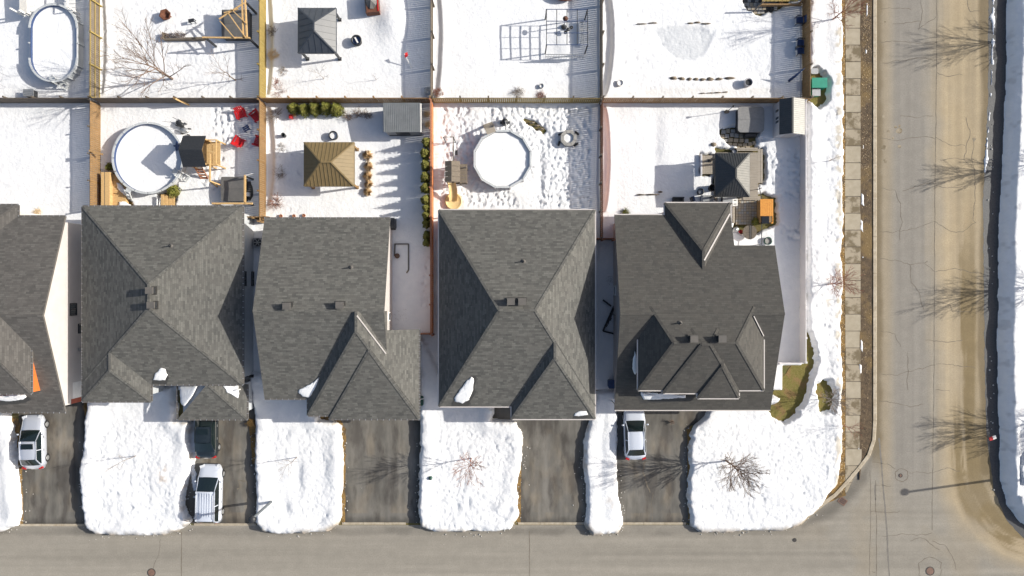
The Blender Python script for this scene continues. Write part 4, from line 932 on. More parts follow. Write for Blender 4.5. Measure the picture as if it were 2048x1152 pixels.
def twig_shrub(label, px, py, r, h, seed, m='bark_grey', n=60, grp=None):
    x, y = S(px, py, .3); q = random.Random(seed); b = MB()
    for k in range(n):
        az = q.uniform(0, 6.28); l = r * q.uniform(.4, 1.1); hh = h * q.uniform(.5, 1.1); p0 = Vector((q.uniform(-.08, .08), q.uniform(-.08, .08), .1))
        p2 = Vector((l * math.cos(az), l * math.sin(az), hh)); p1 = p0.lerp(p2, .5) + Vector((q.uniform(-.08, .08), q.uniform(-.08, .08), .1)); b.tube([p0, p1, p2], [.014, .010, .006], 3, cap=False)
        for _ in range(2):
            f = q.uniform(.4, .9); s_ = p1.lerp(p2, f); b.tube([s_, s_ + Vector((q.uniform(-.25, .25), q.uniform(-.25, .25), q.uniform(0, .2)))], [.008, .005], 3, cap=False)
    t = thing('shrub', label, 'shrub', (x, y, 0), 0, grp); b.build('twigs', m, t, world=False); return t
for a in (('grey leafless shrub against the olive fence near the top of the charcoal gazebo yard', 546, 64, .45, .8, 1, 'bark_grey', 45), ('matted brown shrub against the olive fence left of the charcoal gazebo', 548, 110, .5, .5, 2, 'straw', 130),
          ('pale leafless shrub below the charcoal gazebo beside the fence', 566, 143, .42, .5, 3, 'bark_grey', 28), ('low rusty shrub in the lower left of the charcoal gazebo yard', 551, 163, .26, .3, 4, 'bark_red', 60),
          ('spreading bare shrub in the bottom left corner of the charcoal gazebo yard', 556, 182, .8, .7, 5, 'bark_red', 26), ('large pale leafless shrub in the top left corner of the bronze gazebo yard', 552, 230, .9, 1.0, 6, 'bark_grey', 60),
          ('thin leafless shrub left of the bronze gazebo along the orange brown fence', 562, 295, .5, .6, 7, 'bark_grey', 30), ('faint leafless shrub low against the fence left of the bronze gazebo', 562, 345, .6, .6, 8, 'bark_grey', 40),
          ('reddish shrub in the lower left corner of the bronze gazebo yard', 552, 405, .8, .9, 9, 'bark_red', 70), ('bare shrub nearest the row of five evergreen balls', 697, 234, .45, .8, 10, 'bark', 40),
          ('bare shrub midway between the evergreen balls and the grey shed', 718, 228, .5, .7, 11, 'bark', 40), ('bare shrub closest to the grey shed', 735, 232, .5, .8, 12, 'bark', 44),
          ('rusty shrub in the bottom left corner of the steel frame gazebo yard', 878, 186, .45, .6, 13, 'bark_red', 80), ('snow dusted shrub above the cross fence near the middle of the steel gazebo yard', 1037, 187, .5, .6, 14, 'bark_grey', 60),
          ('low dark red shrub beside the snow dusted one on the cross fence', 1081, 191, .42, .35, 15, 'bark_red', 90), ('tan tuft shrub on the right end of the grey shed, upper one', 855, 229, .22, .5, 16, 'straw', 90),
          ('tan tuft shrub on the right end of the grey shed, lower one', 856, 250, .25, .5, 17, 'straw', 90), ('small dry shrub at the rear wall of the left house', 76, 425, .35, .35, 18, 'straw', 90),
          ('small ragged bush behind the corner house by the left wall', 1251, 424, .3, .5, 19, 'leaf', 90), ('scrubby bush at the right garage corner of the corner house', 1345, 845, .2, .3, 20, 'bark', 20),
          ('low brown shrub beside the front wall of the second house left of the first lawn', 180, 812, .45, .4, 23, 'thatch', 120), ('low brown shrub on the front bed between second and middle houses', 503, 845, .35, .4, 24, 'thatch', 90),
          ('twiggy scraps on the snow in the passage beside the middle house', 802, 632, .5, .25, 21, 'bark', 40), ('dark twiggy scraps on the snow between the fourth and corner houses', 1222, 558, .35, .25, 22, 'bark', 40)):
    twig_shrub(*a)
def leafball(label, px, py, r, h, seed, grp):
    x, y = S(px, py, h * .75); q = random.Random(seed); b = MB(); b.blob((0, 0, h * .5), (r * .7, r * .7, h * .46), seed, 10, 7, .12)
    for k in range(int(620 * (r / .45) ** 1.2 * max(1, h))):
        u = q.uniform(-1, 1); az = q.uniform(0, 6.28); s_ = math.sqrt(1 - u * u); rr = q.uniform(.78, 1.10) * (1 + .12 * math.sin(az * 3 + seed) + .08 * math.sin(az * 7))
        tp = 1 - .5 * max(u, -.2) if h > 1.5 else 1; c = Vector((r * rr * s_ * math.cos(az) * tp, r * rr * s_ * math.sin(az) * tp, h * .5 + h * .52 * rr * u)); a = Vector((q.uniform(-1, 1), q.uniform(-1, 1), q.uniform(-1, 1))).normalized() * q.uniform(.04, .08)
        n = (c - Vector((0, 0, h * .5))).normalized(); bb = a.cross(n).normalized() * .045; b.add([c - a, c + bb, c + a + n * .05, c - bb], [(0, 1, 2, 3)])
    t = thing('evergreen_shrub', label, 'shrub', (x, y, 0), 0, grp)
    MB().tube([(0, 0, 0), (0, 0, h * .4)], .05, 5).build('stem', 'bark', t, world=False); b.build('foliage', 'leaf', t, world=False); return t
for i, (px, py, r) in enumerate(((583, 215, .42), (605, 217, .48), (627, 215, .48), (650, 214, .50), (671, 217, .50))):
    leafball(ORD[i] + ' evergreen ball from the left in the row of five below the cross fence', px, py, r, 1.7, 30 + i, 'evergreen balls below the cross fence')
for i, (px, py, r) in enumerate(((853, 282, .36), (850, 305, .38), (851, 328, .38), (850, 352, .38), (850, 374, .36), (851, 398, .38), (852, 415, .28), (852, 430, .30), (853, 446, .33), (854, 470, .33), (854, 484, .32))):
    leafball(ORD[i] + ' round evergreen from the top in the line along the terracotta fence', px - 1, py, r * .98, 2.5 if i < 8 else 1.9, 50 + i, 'round evergreens along the terracotta fence')
leafball('lone olive evergreen at the rim of the round pool above the timber steps', 344, 381, .50, 1.1, 70, 'single evergreens'); leafball('small leafy green plant beside the paved terrace of the corner house', 1512, 443, .28, .8, 71, 'single evergreens')
leafball('small dark evergreen tucked left of the round pool beside its timber deck', 218, 333, .30, .8, 72, 'single evergreens')
for i, py in enumerate((311, 333, 352, 368, 384)):
    x, y = S(736 + (i % 2) * 2, py, .3); q = random.Random(80 + i); b = MB()
    for k in range(240):
        az = q.uniform(0, 6.28); l = q.uniform(.42, .58) * q.random() ** .7 * (.85 if i > 2 else 1); w = .014; hh = q.uniform(.35, .6) + .25 * (1 - l / .46); c, s_ = math.cos(az), math.sin(az)
        b.add([(-w * s_ * .5, w * c * .5, .1), (w * s_ * .5, -w * c * .5, .1), (l * .6 * c + w * s_, l * .6 * s_ - w * c, hh), (l * c, l * s_, hh * .9), (l * .6 * c - w * s_, l * .6 * s_ + w * c, hh)], [(0, 1, 2, 3, 4)])
    t = thing('grass_clump', ORD[i] + ' golden grass clump from the top in the column beside the bronze gazebo', 'ornamental grass', (x, y, 0), 0, 'golden grass clumps beside the gazebo'); b.build('blades', 'straw', t, world=False)
# ---------------------------------------------------------------- garden buildings
def gazebo(name, label, cx, cy, wx, wy, ze, rise, ridge, along, mroof, mpost, rib=.30, post_in=.18, legs=True, cat='gazebo'):
    t = thing(name, label, cat, (cx, cy, 0)); a, b = wx / 2, wy / 2
    rx, ry = (ridge / 2, 0) if along == 'x' else (0, ridge / 2); A = Vector((-rx, -ry, ze + rise)); B = Vector((rx, ry, ze + rise))
    C = [Vector((-a, -b, ze)), Vector((a, -b, ze)), Vector((a, b, ze)), Vector((-a, b, ze))]
    if along == 'x': F = [(C[0], C[1], B, A), (C[1], C[2], B), (C[2], C[3], A, B), (C[3], C[0], A)]
    else: F = [(C[0], C[1], A), (C[1], C[2], B, A), (C[2], C[3], B), (C[3], C[0], A, B)]
    rib_b = MB(); names = []
    for f in F:
        fb = MB(); f = list(f); n = len(f); lo = [p - Vector((0, 0, .05)) for p in f]
        fb.add(f + lo, [tuple(range(n)), tuple(range(2 * n - 1, n - 1, -1))] + [(i, i + n, (i + 1) % n + n, (i + 1) % n) for i in range(n)])
        fb.build('roof_panel', mroof, t, world=False)
        e = f[1] - f[0]; L = e.length; e = e.normalized(); nn = (f[1] - f[0]).cross(f[2] - f[0]).normalized(); up = nn.cross(e)
        k = rib
        while k < L - rib * .5:
            p = f[0] + e * k; best = 1e9
            for i in range(1, n):
                u, v = f[i], f[(i + 1) % n]; w = v - u; den = up.dot(nn.cross(w)) 
                den = w.dot(e)
                if abs(den) < 1e-6: tt = None; dist = (u - p).dot(up) if True else 0; cand = dist
                else:
                    s_ = (p - u).dot(e) / den
                    if not -.001 <= s_ <= 1.001: continue
                    cand = (u + w * s_ - p).dot(up)
                if .01 < cand < best: best = cand
            if best < 1e8: rib_b.bar(p + nn * .012, p + up * best + nn * .012, .035, .035)
            k += rib
    tag(rib_b.build('seam', mroof, t, world=False), kind='stuff')
    hb = MB()
    for c in C:
        tgt = min((A, B), key=lambda v: (v - c).length); hb.bar(c + Vector((0, 0, .03)), tgt + Vector((0, 0, .03)), .11, .04)
    hb.bar(A + Vector((0, 0, .04)), B + Vector((0, 0, .04)), .13, .05); hb.build('hip_cap', mroof, t, world=False)
    eb = MB()
    for p, q_ in zip(C, C[1:] + C[:1]): eb.bar(p - Vector((0, 0, .1)), q_ - Vector((0, 0, .1)), .06, .14)
    eb.build('fascia', mroof, t, world=False)
    if legs:
        for sx in (-1, 1):
            for sy in (-1, 1):
                pb = MB(); x, y = sx * (a - post_in), sy * (b - post_in); pb.box(x - .08, x + .08, y - .08, y + .08, 0, ze - .02); pb.box(x - .13, x + .13, y - .13, y + .13, .2, .42); pb.build('post', mpost, t, world=False)
    return t
gazebo('gazebo', 'charcoal hip roofed gazebo in the top yard right of the olive fence', -15.6, 20.6, 3.04, 3.6, 2.4, .92, .65, 'y', 'dark_metal', 'black', .5)
gazebo('gazebo', 'bronze ribbed metal gazebo left of the golden grasses', -14.64, 9.9, 4.0, 3.5, 2.4, 1.0, .8, 'x', 'brown_metal', 'wood_brown', .30)
gazebo('gazebo', 'black metal gazebo with gleaming right slope on the deck of the corner house', 17.56, 9.0, 2.72, 3.45, 2.7, .86, .68, 'y', 'gloss_roof', 'black', .20)

def gable_shed(name, label, x0, x1, y0, y1, zw, zr, ridge_x, ov, mroof, mwall, rib, cat='shed', dirn='y'):
    t = thing(name, label, cat, ((x0 + x1) / 2, (y0 + y1) / 2, 0)); w = MB(); cx = ridge_x
    w.add([(x0, y0, 0), (x1, y0, 0), (x1, y1, 0), (x0, y1, 0), (x0, y0, zw), (x1, y0, zw), (x1, y1, zw), (x0, y1, zw), (cx, y0, zr - .05), (cx, y1, zr - .05)],
          [(0, 1, 5, 8, 4), (2, 3, 7, 9, 6), (1, 2, 6, 5), (3, 0, 4, 7)]); w.build('wall', mwall, t)
    rib_b = MB()
    for s_, xe in ((-1, x0 - ov), (1, x1 + ov)):
        sl_ = (zr - zw) / ((cx - x0) if s_ < 0 else (x1 - cx)); ze = zw - sl_ * ov; f = MB()
        P = [Vector((xe, y0 - ov, ze)), Vector((xe, y1 + ov, ze)), Vector((cx, y1 + ov, zr)), Vector((cx, y0 - ov, zr))]; up_ = Vector((0, 0, .04))
        if s_ < 0: P = P[::-1]
        f.add(P + [p + up_ for p in P], [(3, 2, 1, 0), (4, 5, 6, 7)] + [(i, (i + 1) % 4, (i + 1) % 4 + 4, i + 4) for i in range(4)]); f.build('roof_panel', mroof, t)
        y = y0 - ov
        while y < y1 + ov: rib_b.bar((xe, y, ze + .05), (cx, y, zr + .05), .035, .03); y += rib
    tag(rib_b.build('rib', mroof, t), kind='stuff')
    MB().bar((cx, y0 - ov, zr + .06), (cx, y1 + ov, zr + .06), .14, .04).build('ridge_cap', mroof, t); return t
sh = gable_shed('garden_shed', 'grey shed with ribbed roof in the corner by the hot tub, cream lit right slope', 21.62, 23.45, 12.45, 15.1, 2.1, 2.62, 22.35, .10, 'gloss_roof', 'vinyl', .16)
for yy in (13.45, 13.75, 14.35): MB().box(21.60, 21.62, yy, yy + .18, 1.0, 1.6).build('window', 'glass', sh)
MB().box(22.2, 23.0, 12.43, 12.45, .1, 1.8).build('door', 'siding', sh)
# low roofed grey shed, middle yard
M['shed_roof'] = mat('shed_roof', (.17, .18, .185), (.21, .22, .225), 2, 0.55)
t = thing('garden_shed', 'long grey shed with finely ribbed flat roof right of the bare shrubs', 'shed', (-9.0, 13.7, 0))
zb, zf = 2.3, 2.05; x0, x1, y0, y1 = -10.35, -7.35, 12.55, 14.85
w = MB(); w.add([(x0 + .1, y0 + .1, 0), (x1 - .1, y0 + .1, 0), (x1 - .1, y1 - .1, 0), (x0 + .1, y1 - .1, 0), (x0 + .1, y0 + .1, zf - .05), (x1 - .1, y0 + .1, zf - .05), (x1 - .1, y1 - .1, zb - .05), (x0 + .1, y1 - .1, zb - .05)], [(0, 1, 5, 4), (2, 3, 7, 6), (1, 2, 6, 5), (3, 0, 4, 7)]); w.build('wall', 'grey_metal', t)
f = MB(); f.add([(x0, y0, zf), (x1, y0, zf), (x1, y1, zb), (x0, y1, zb), (x0, y0, zf - .06), (x1, y0, zf - .06), (x1, y1, zb - .06), (x0, y1, zb - .06)], [(0, 1, 2, 3), (7, 6, 5, 4), (4, 5, 1, 0), (5, 6, 2, 1), (6, 7, 3, 2), (7, 4, 0, 3)]); f.build('roof_panel', 'shed_roof', t)
f = MB(); x = x0 + .06
while x < x1: f.bar((x, y0, zf + .015), (x, y1, zb + .015), .03, .03); x += .15
tag(f.build('rib', 'shed_roof', t), kind='stuff')
MB().box(x1 - .02, x1 + .05, y0, y1, zf - .12, zf + .02).build('trim', 'white', t)
MB().box(x0 + .9, x0 + 2.0, y0 + .06, y0 + .09, .1, 1.8).build('door', 'black', t); MB().bar((x0 + .3, y0 - .04, .9), (x1 + .1, y0 - .04, 1.0), .07).build('handrail', 'black', t)

# ---------------------------------------------------------------- pools
def ring(b, outl_o, outl_i, z0, z1, mi=0):
    n = len(outl_o); vs = [(p[0], p[1], z) for z in (z0, z1) for o in (outl_o, outl_i) for p in o]
    fs = []
    for k in range(n):
        k2 = (k + 1) % n; fs += [(2 * n + k, 2 * n + k2, 3 * n + k2, 3 * n + k), (k, k2, 2 * n + k2, 2 * n + k), (n + k2, n + k, 3 * n + k, 3 * n + k2), (k2, k, n + k, n + k2)]
    b.add(vs, fs, mi)
def seg(b, o0, o1, i1, i0, z0, z1):
    vs = [(p[0], p[1], z) for z in (z0, z1) for p in (o0, o1, i1, i0)]; b.add(vs, [(3, 2, 1, 0), (4, 5, 6, 7), (0, 1, 5, 4), (1, 2, 6, 5), (2, 3, 7, 6), (3, 0, 4, 7)])
def pool(label, outline, c, top, rail_w, segs, snow_h, mrail='pool_rail', mwall='pool_wall', liner='navy', post=True):
    """outline: fn(t, inset)->(x,y)"""
    t = thing('swimming_pool', label, 'swimming pool', (c[0], c[1], 0)); N = 72
    O = [outline(k / N, .10) for k in range(N)]; I = [outline(k / N, .14) for k in range(N)]
    b = MB(); ring(b, O, I, 0, top - .04); b.build('pool_wall', mwall, t)
    b = MB(); ring(b, [outline(k / N, .145) for k in range(N)], [outline(k / N, .18) for k in range(N)], .3, top - .02); b.build('liner', liner, t)
    b = MB(); P = [outline(k / N, .17) for k in range(N)]; q = random.Random(5); vs = [(p[0], p[1], snow_h + .03) for p in P]; 
    for f in (.9, .6, .3): vs += [(c[0] + (p[0] - c[0]) * f, c[1] + (p[1] - c[1]) * f, snow_h + .02 + q.uniform(-.02, .02)) for p in P]
    vs.append((c[0], c[1], snow_h)); fs = [(i * N + k, i * N + (k + 1) % N, (i + 1) * N + (k + 1) % N, (i + 1) * N + k) for i in range(3) for k in range(N)] + [(3 * N + k, 3 * N + (k + 1) % N, 4 * N) for k in range(N)]
    b.add(vs, fs, 0, True); b.build('snow_fill', 'snow_plain', t)
    for k in range(segs):
        a, e = k / segs + .002, (k + 1) / segs - .002; b = MB(); m_ = 1 if segs == 12 else 4
        for j in range(m_): t0 = a + (e - a) * j / m_; t1 = a + (e - a) * (j + 1) / m_; seg(b, outline(t0, 0), outline(t1, 0), outline(t1, rail_w), outline(t0, rail_w), top - .03, top + .02)
        b.build('top_rail', mrail, t)
        if post: p = outline(k / segs, .06); MB().cyl(p, .07, 0, top + .035, 8).build('upright', mwall, t)
    return t
def circ(cx, cy, r, n=None, a0=0):
    def f(t_, ins):
        rr = r - ins
        if n is None: return (cx + rr * math.cos(2 * math.pi * t_ + a0), cy + rr * math.sin(2 * math.pi * t_ + a0))
        k = t_ * n; i = math.floor(k + 1e-9); fr = k - i; p = [(math.cos(2 * math.pi * (i + j) / n + a0), math.sin(2 * math.pi * (i + j) / n + a0)) for j in (0, 1)]
        return (cx + rr * (p[0][0] * (1 - fr) + p[1][0] * fr), cy + rr * (p[0][1] * (1 - fr) + p[1][1] * fr))
    return f
pool('round above ground pool full of snow left of the playhouse', circ(-29.75, 10.62, 2.95), (-29.75, 10.62), 1.2, .17, 16, .85, post=False)
pool('twelve sided above ground pool full of snow in the trampled yard', circ(-.76, 10.55, 2.46, 12, .26), (-.76, 10.55), 1.2, .18, 12, 1.0, liner='black')
def stad(cx, cy, a, b):
    def f(t_, ins):
        r = a - ins; h = b - a; th = 2 * math.pi * t_; 
        x = r * math.cos(th); y = r * math.sin(th) + (h if math.sin(th) > 1e-6 else -h if math.sin(th) < -1e-6 else 0); return (cx + x, cy + y)
    return f
cx0, cy0 = S(107, 86, 1.2)
pool('oval above ground pool full of snow in the top left corner', stad(cx0, cy0, 2.02, 3.22), (cx0, cy0), 1.25, .16, 20, .95, 'pool_rail', 'siding_grey', post=True)
# oval pool rail posts deck pieces
dk = thing('pool_deck', 'white slatted pool deck at the top end of the oval pool', 'deck', S3(50, 8, 1.2)); 
for i in range(4): a = S(38, -14 + i * 9.5, 1.2); b = S(66, -6 + i * 9.5, 1.2); MB().box(a[0], b[0], b[1], a[1], 1.15, 1.2).build('plank', 'white', dk)
b = MB(); 
for i in range(9): a = S(37 + i * 1.8, 24, 1.6); b.bar((a[0], a[1], 1.2), (a[0], a[1] + 1.9, 1.25), .025, .5)
tag(b.build('baluster', 'white', dk), kind='stuff')
for i, (px, py) in enumerate(((37, 26), (55, 30))): p = S(px, py, 1); MB().box(p[0] - .06, p[0] + .06, p[1] - .06, p[1] + .06, 0, 2.0).build('post', 'white', dk)
dk = thing('pool_deck', 'white railed deck on the right shoulder of the oval pool', 'deck', S3(143, 5, 1.2))
for i in range(5): a = S(132, -16 + i * 8, 1.2); b2 = S(150, -9 + i * 8, 1.2); MB().box(a[0], b2[0], b2[1], a[1], 1.15, 1.2).build('plank', 'white', dk)
p = S(150, 22, 1); MB().bar((p[0], p[1], 2), (p[0], p[1] + 2.5, 2), .07).build('handrail', 'white', dk)
for dy in (0, 1.2, 2.4): MB().bar((p[0], p[1] + dy, 0), (p[0], p[1] + dy, 2), .08).build('post', 'white', dk)
def steps(label, px, py, rz, w=1.0, m='white', n=4, h=1.3, name='pool_ladder', cat='ladder'):
    x, y = S(px, py, .7); t = thing(name, label, cat, (x, y, 0), rz)
    for s_ in (-1, 1): MB().bar((s_ * w / 2, -.55, .1), (s_ * w / 2, .15, h + .25), .07, .09).build('side_rail', m, t, world=False)
    for k in range(n): f = (k + .6) / n; MB().box(-w / 2, w / 2, -.55 + .7 * f - .1, -.55 + .7 * f + .1, .1 + h * f, .1 + h * f + .04).build('step', m, t, world=False)
    MB().box(-w / 2, w / 2, .1, .55, h + .05, h + .1).build('platform', m, t, world=False); return t
steps('grey a-frame pool ladder leaning over the upper left rim of the twelve sided pool', 979, 257, math.pi + .35, .75, 'deck_grey')
steps('narrow pale ladder at the bottom of the oval pool', 120, 166, .9, .4, 'pool_rail', 3, 1.2)
steps('curved white ladder on the lower right rim of the round pool', 363, 350, .95, .5, 'pool_rail', 3, 1.2)
steps('pale ladder at the lower left rim of the round pool', 260, 388, -.5, .45, 'pool_rail', 3, 1.1)
x, y = S(1010, 245, .4); t = thing('pool_pump', 'black pool filter drum above the twelve sided pool', 'pool pump', (x, y, 0))
MB().lathe([(.0, .95), (.2, .9), (.27, .75), (.28, .1), (.0, .1)], 14).build('drum', 'black', t, world=False); MB().tube([(0, 0, .95), (.1, -.3, 1.0), (.05, -.7, .9)], .04, 6).build('hose', 'steel', t, world=False); MB().box(-.4, .4, -.1, .1, .3, .42).build('bracket', 'black', t, world=False)
x, y = S(63, 188, .5); t = thing('pump_box', 'small black pump box near the cross fence below the oval pool', 'pump box', (x, y, 0)); MB().box(-.38, .38, -.25, .25, 0, .85).build('casing', 'black', t, world=False); MB().box(-.42, .42, -.29, .29, .85, .93).build('lid', 'grey_metal', t, world=False)
for k in range(3): MB().box(-.3, .3, -.18 + k * .15, -.14 + k * .15, .93, .96).build('louvre', 'steel', t, world=False)
t = thing('safety_ring', 'thin wire trampoline frame ring at the far left edge below the oval pool', 'trampoline frame', S3(0, 155, .6))
b = MB(); 
for r_, z in ((.9, .9), (.9, 1.5)): b.tube([(r_ * math.cos(k * .35), r_ * math.sin(k * .35), z) for k in range(19)], .014, 4)
b.build('hoop', 'steel', t, world=False)
for k in range(6): a = k * 1.05; MB().bar((.9 * math.cos(a), .9 * math.sin(a), 0), (.9 * math.cos(a), .9 * math.sin(a), 1.5), .025).build('leg', 'steel', t, world=False)

# ---------------------------------------------------------------- decks
def deck(label, x0, x1, y0, y1, z, m, along='y', bw=.14, loc=None, name='deck'):
    t = thing(name, label, 'deck', ((x0 + x1) / 2, (y0 + y1) / 2, 0)); b = MB()
    if along == 'y':
        x = x0
        while x < x1 - .02: b.box(x, min(x + bw, x1), y0, y1, z - .04, z); x += bw + .012
    else:
        y = y0
        while y < y1 - .02: b.box(x0, x1, y, min(y + bw, y1), z - .04, z); y += bw + .012
    tag(b.build('deck_board', m, t), kind='stuff'); MB().box(x0 + .03, x1 - .03, y0 + .03, y1 - .03, .0, z - .06).build('frame', m, t); return t
ax, ay = S(209, 346, .6); bx_, by_ = S(266, 420, .6)
dkB = deck('new orange timber deck between the round pool and the second house', ax, bx_ - .6, by_, ay - .1, .62, 'wood_new', 'x')
MB().box(ax, ax + .7, by_, ay, .63, 1.1).build('bench', 'wood_new', dkB); MB().box(ax + .28, ax + .32, by_, ay, 1.1, 1.11).build('bench_joint', 'wood_dark', dkB)
# deck snow with melting edge
b = MB(); q = random.Random(3)
def lump(b, pts, z, h=.12):
    P = []
    for a, e in zip(pts, pts[1:] + pts[:1]):
        for k in range(4): P.append((Vector(S(a[0], a[1], z)).lerp(Vector(S(e[0], e[1], z)), k / 4)) + Vector((q.uniform(-.04, .04), q.uniform(-.04, .04))))
    c = sum(P, Vector((0, 0))) / len(P); n = len(P); vs = [(p.x, p.y, z - .03) for p in P] + [(c.x + (p.x - c.x) * .9, c.y + (p.y - c.y) * .9, z + h * .8) for p in P] + [(c.x + (p.x - c.x) * .6, c.y + (p.y - c.y) * .6, z + h) for p in P] + [(c.x, c.y, z + h)]
    b.add(vs, [(i * n + k, i * n + (k + 1) % n, (i + 1) * n + (k + 1) % n, (i + 1) * n + k) for i in range(2) for k in range(n)] + [(2 * n + k, 2 * n + (k + 1) % n, 3 * n) for k in range(n)], 0, True)
lump(b, [(233, 365), (240, 366), (252, 382), (262, 390), (262, 396), (246, 388), (234, 376)], .62); lump(b, [(238, 404), (246, 402), (262, 410), (262, 420), (238, 420)], .62); b.build('snow_patch', 'snow_plain', dkB)
t = thing('timber_steps', 'orange timber steps between the round pool and the rear wall of the second house', 'steps', S3(338, 400))
for k in range(4): a = S(322 + k * 7.2, 389, .9 - k * .17); e = S(328 + k * 7.2, 416, .9 - k * .17); MB().box(a[0], e[0], e[1], a[1], .85 - k * .17, .92 - k * .17).build('tread', 'wood_new', t)
MB().box(*[S(322, 0, .5)[0], S(350, 0, .5)[0]], S(0, 416, .5)[1], S(0, 415, .5)[1] + .03, 0, .35).build('riser', 'wood_brown', t)
t1 = deck('grey composite deck under the black gazebo, with darker picture frame border', S(1430, 0, .45)[0], S(1516, 0, .45)[0], S(0, 400, .45)[1], S(0, 305, .45)[1], .45, 'deck_grey', 'x', .13)
for k, (xa, xb, ya, yb) in enumerate(((1516, 1520.5, 298, 366), (1521, 1525.5, 298, 366))): MB().box(S(xa, 0, .45)[0], S(xb, 0, .45)[0], S(0, yb, .45)[1], S(0, ya, .45)[1], .38, .452).build('border_board', 'deck_grey', t1)
for k in range(2): MB().box(S(1470, 0, .45)[0], S(1516, 0, .45)[0] - .01, S(0, 301.5 - k * 3.4, .45)[1], S(0, 298.5 - k * 3.4, .45)[1] - .01 + .0, .38, .452).build('border_board', 'deck_grey', t1)
t2 = deck('weathered lower deck landing left of the black gazebo', S(1403, 0, .3)[0], S(1429, 0, .3)[0], S(0, 348, .3)[1], S(0, 311, .3)[1], .34, 'deck_grey', 'y', .14)
MB().box(S(1400, 0, .3)[0], S(1403, 0, .3)[0], S(0, 352, .3)[1], S(0, 309, .3)[1], .1, .55).build('edge_board', 'vinyl', t2)
t3 = thing('terrace', 'terrace of small tan pavers beside the rear corner of the darker house', 'terrace', S3(1490, 425)); q = random.Random(8); tm = ['stone2', 'stone', 'deck_grey']
pm = {}
xa, ya = S(1472, 391, .3); xb, yb = S(1514, 449, .3); nx_, ny_ = 8, 11
for i in range(nx_):
    for j in range(ny_):
        dx = (xb - xa) / nx_; dy = (ya - yb) / ny_; k = q.choice(tm)
        if k not in pm: o = MB().box(0, dx - .025, 0, dy - .025, 0, .30).build('paver', k, t3, world=False); pm[k] = o.data
        else: o = bpy.data.objects.new('paver', pm[k]); col.objects.link(o); o.parent = t3
        o.location = (xa + dx * i - t3.location.x, yb + dy * j - t3.location.y, q.uniform(-.006, .006))
MB().box(xa - .02, xb, yb - .02, ya + .02, 0, .27).build('mortar_bed', 'soil', t3)
for xx in (1465, 1516): a = S(xx, 392, .35); e = S(xx + 5, 446, .35); MB().box(a[0], e[0], e[1], a[1], 0, .35).build('edge_board', 'deck_grey', t3)
# stone patio round the hot tub
t4 = thing('stone_patio', 'curved patio of grey and tan paving stones left of the hot tub', 'patio', S3(1475, 278)); q = random.Random(18)
pts_all = [(1447, 264, 9, 8), (1456, 262, 8, 9), (1466, 262, 9, 7), (1445, 273, 8, 8), (1454, 272, 9, 8), (1464, 270, 8, 8), (1473, 271, 9, 9), (1483, 272, 9, 8), (1493, 272, 9, 9), (1452, 281, 8, 6), (1461, 280, 10, 8), (1472, 281, 10, 8), (1483, 281, 9, 8), (1493, 282, 8, 8),
           (1460, 288, 9, 6), (1470, 289, 9, 6), (1480, 290, 9, 6), (1490, 290, 9, 7), (1500, 288, 8, 8), (1508, 286, 7, 8), (1476, 295, 8, 4), (1486, 296, 8, 4), (1496, 295, 8, 5)]
for (px, py, w_, h_) in pts_all:
    x, y = S(px, py, .1); MB().obox((x, y, .07), (w_ / 24 - .03, h_ / 24 - .03, .12 + q.uniform(-.01, .01)), q.uniform(-.04, .04)).build('paving_stone', q.choice(['stone', 'stone', 'stone2']) if py < 287 else 'stone2', t4)
t5 = thing('stone_patio', 'dark half round stone patio cut off by the top edge of the photo', 'patio', S3(1520, 10)); q = random.Random(19)
for i in range(11):
    for j in range(5):
        px = 1488 + i * 7.5 + (j % 2) * 3; py = -6 + j * 7.5
        if math.hypot((px - 1522) / 40, (py + 2) / 30) < 1: x, y = S(px, py, .1); MB().obox((x, y, .07), (.27, .28, .12 + q.uniform(-.01, .01)), q.uniform(-.08, .08)).build('paving_stone', q.choice(['stone', 'stone2', 'path', 'stone']), t5)
td = thing('raised_deck', 'brown raised timber deck cut off by the top edge beside the tall brown fence', 'deck', S3(1560, -5, 1))
for k in range(9): x = S(1524, 0, 1.0)[0] + k * .33; MB().box(x, x + .30, S(0, 3, 1)[1], 26, 1.0, 1.05).build('plank', 'wood_yellow', td)
MB().bar((S(1520, 0, 1)[0], S(0, 9, 1)[1], .9), (S(1604, 0, 1)[0], S(0, 9, 1)[1], .9), .1, .35).build('beam', 'wood_brown', td); MB().bar(S3(1506, 24, .4), S3(1528, 2, 1.9), .1).build('brace', 'wood_grey', td)
for px in (1524, 1560, 1600): x, y = S(px, 7, .5); MB().box(x - .07, x + .07, y - .07, y + .07, 0, 1.0).build('post', 'wood_brown', td)
# rock ledges
def ledge(label, pts, w=.22, h=.32):
    t = thing('rock_ledge', label, 'rock edging', S3(*pts[0])); q = random.Random(int(pts[0][0])); n = 0
    for a, e in zip(pts[:-1], pts[1:]):
        A = Vector(S(*a)); B = Vector(S(*e)); m_ = max(1, int((B - A).length / .55))
        for k in range(m_): p = A.lerp(B, (k + .5) / m_); MB().blob((p.x, p.y, h * .6), ((B - A).length / m_ * .55, w * q.uniform(.5, 1), h * .8), q.randint(0, 99), 7, 4, .2).build('rock', 'rock', t)
ledge('long brown rock edging poking from the snow above the orange cross fence', [(1337, 158), (1370, 160), (1410, 161), (1445, 160), (1470, 157)])
ledge('thin dark broken rock edging near the top of the open right yard', [(1272, 53), (1292, 49), (1315, 49)], .08, .36); ledge('dark rock tips right of the thin broken edging near the top', [(1372, 52), (1385, 47), (1400, 49), (1420, 52)], .09, .36)
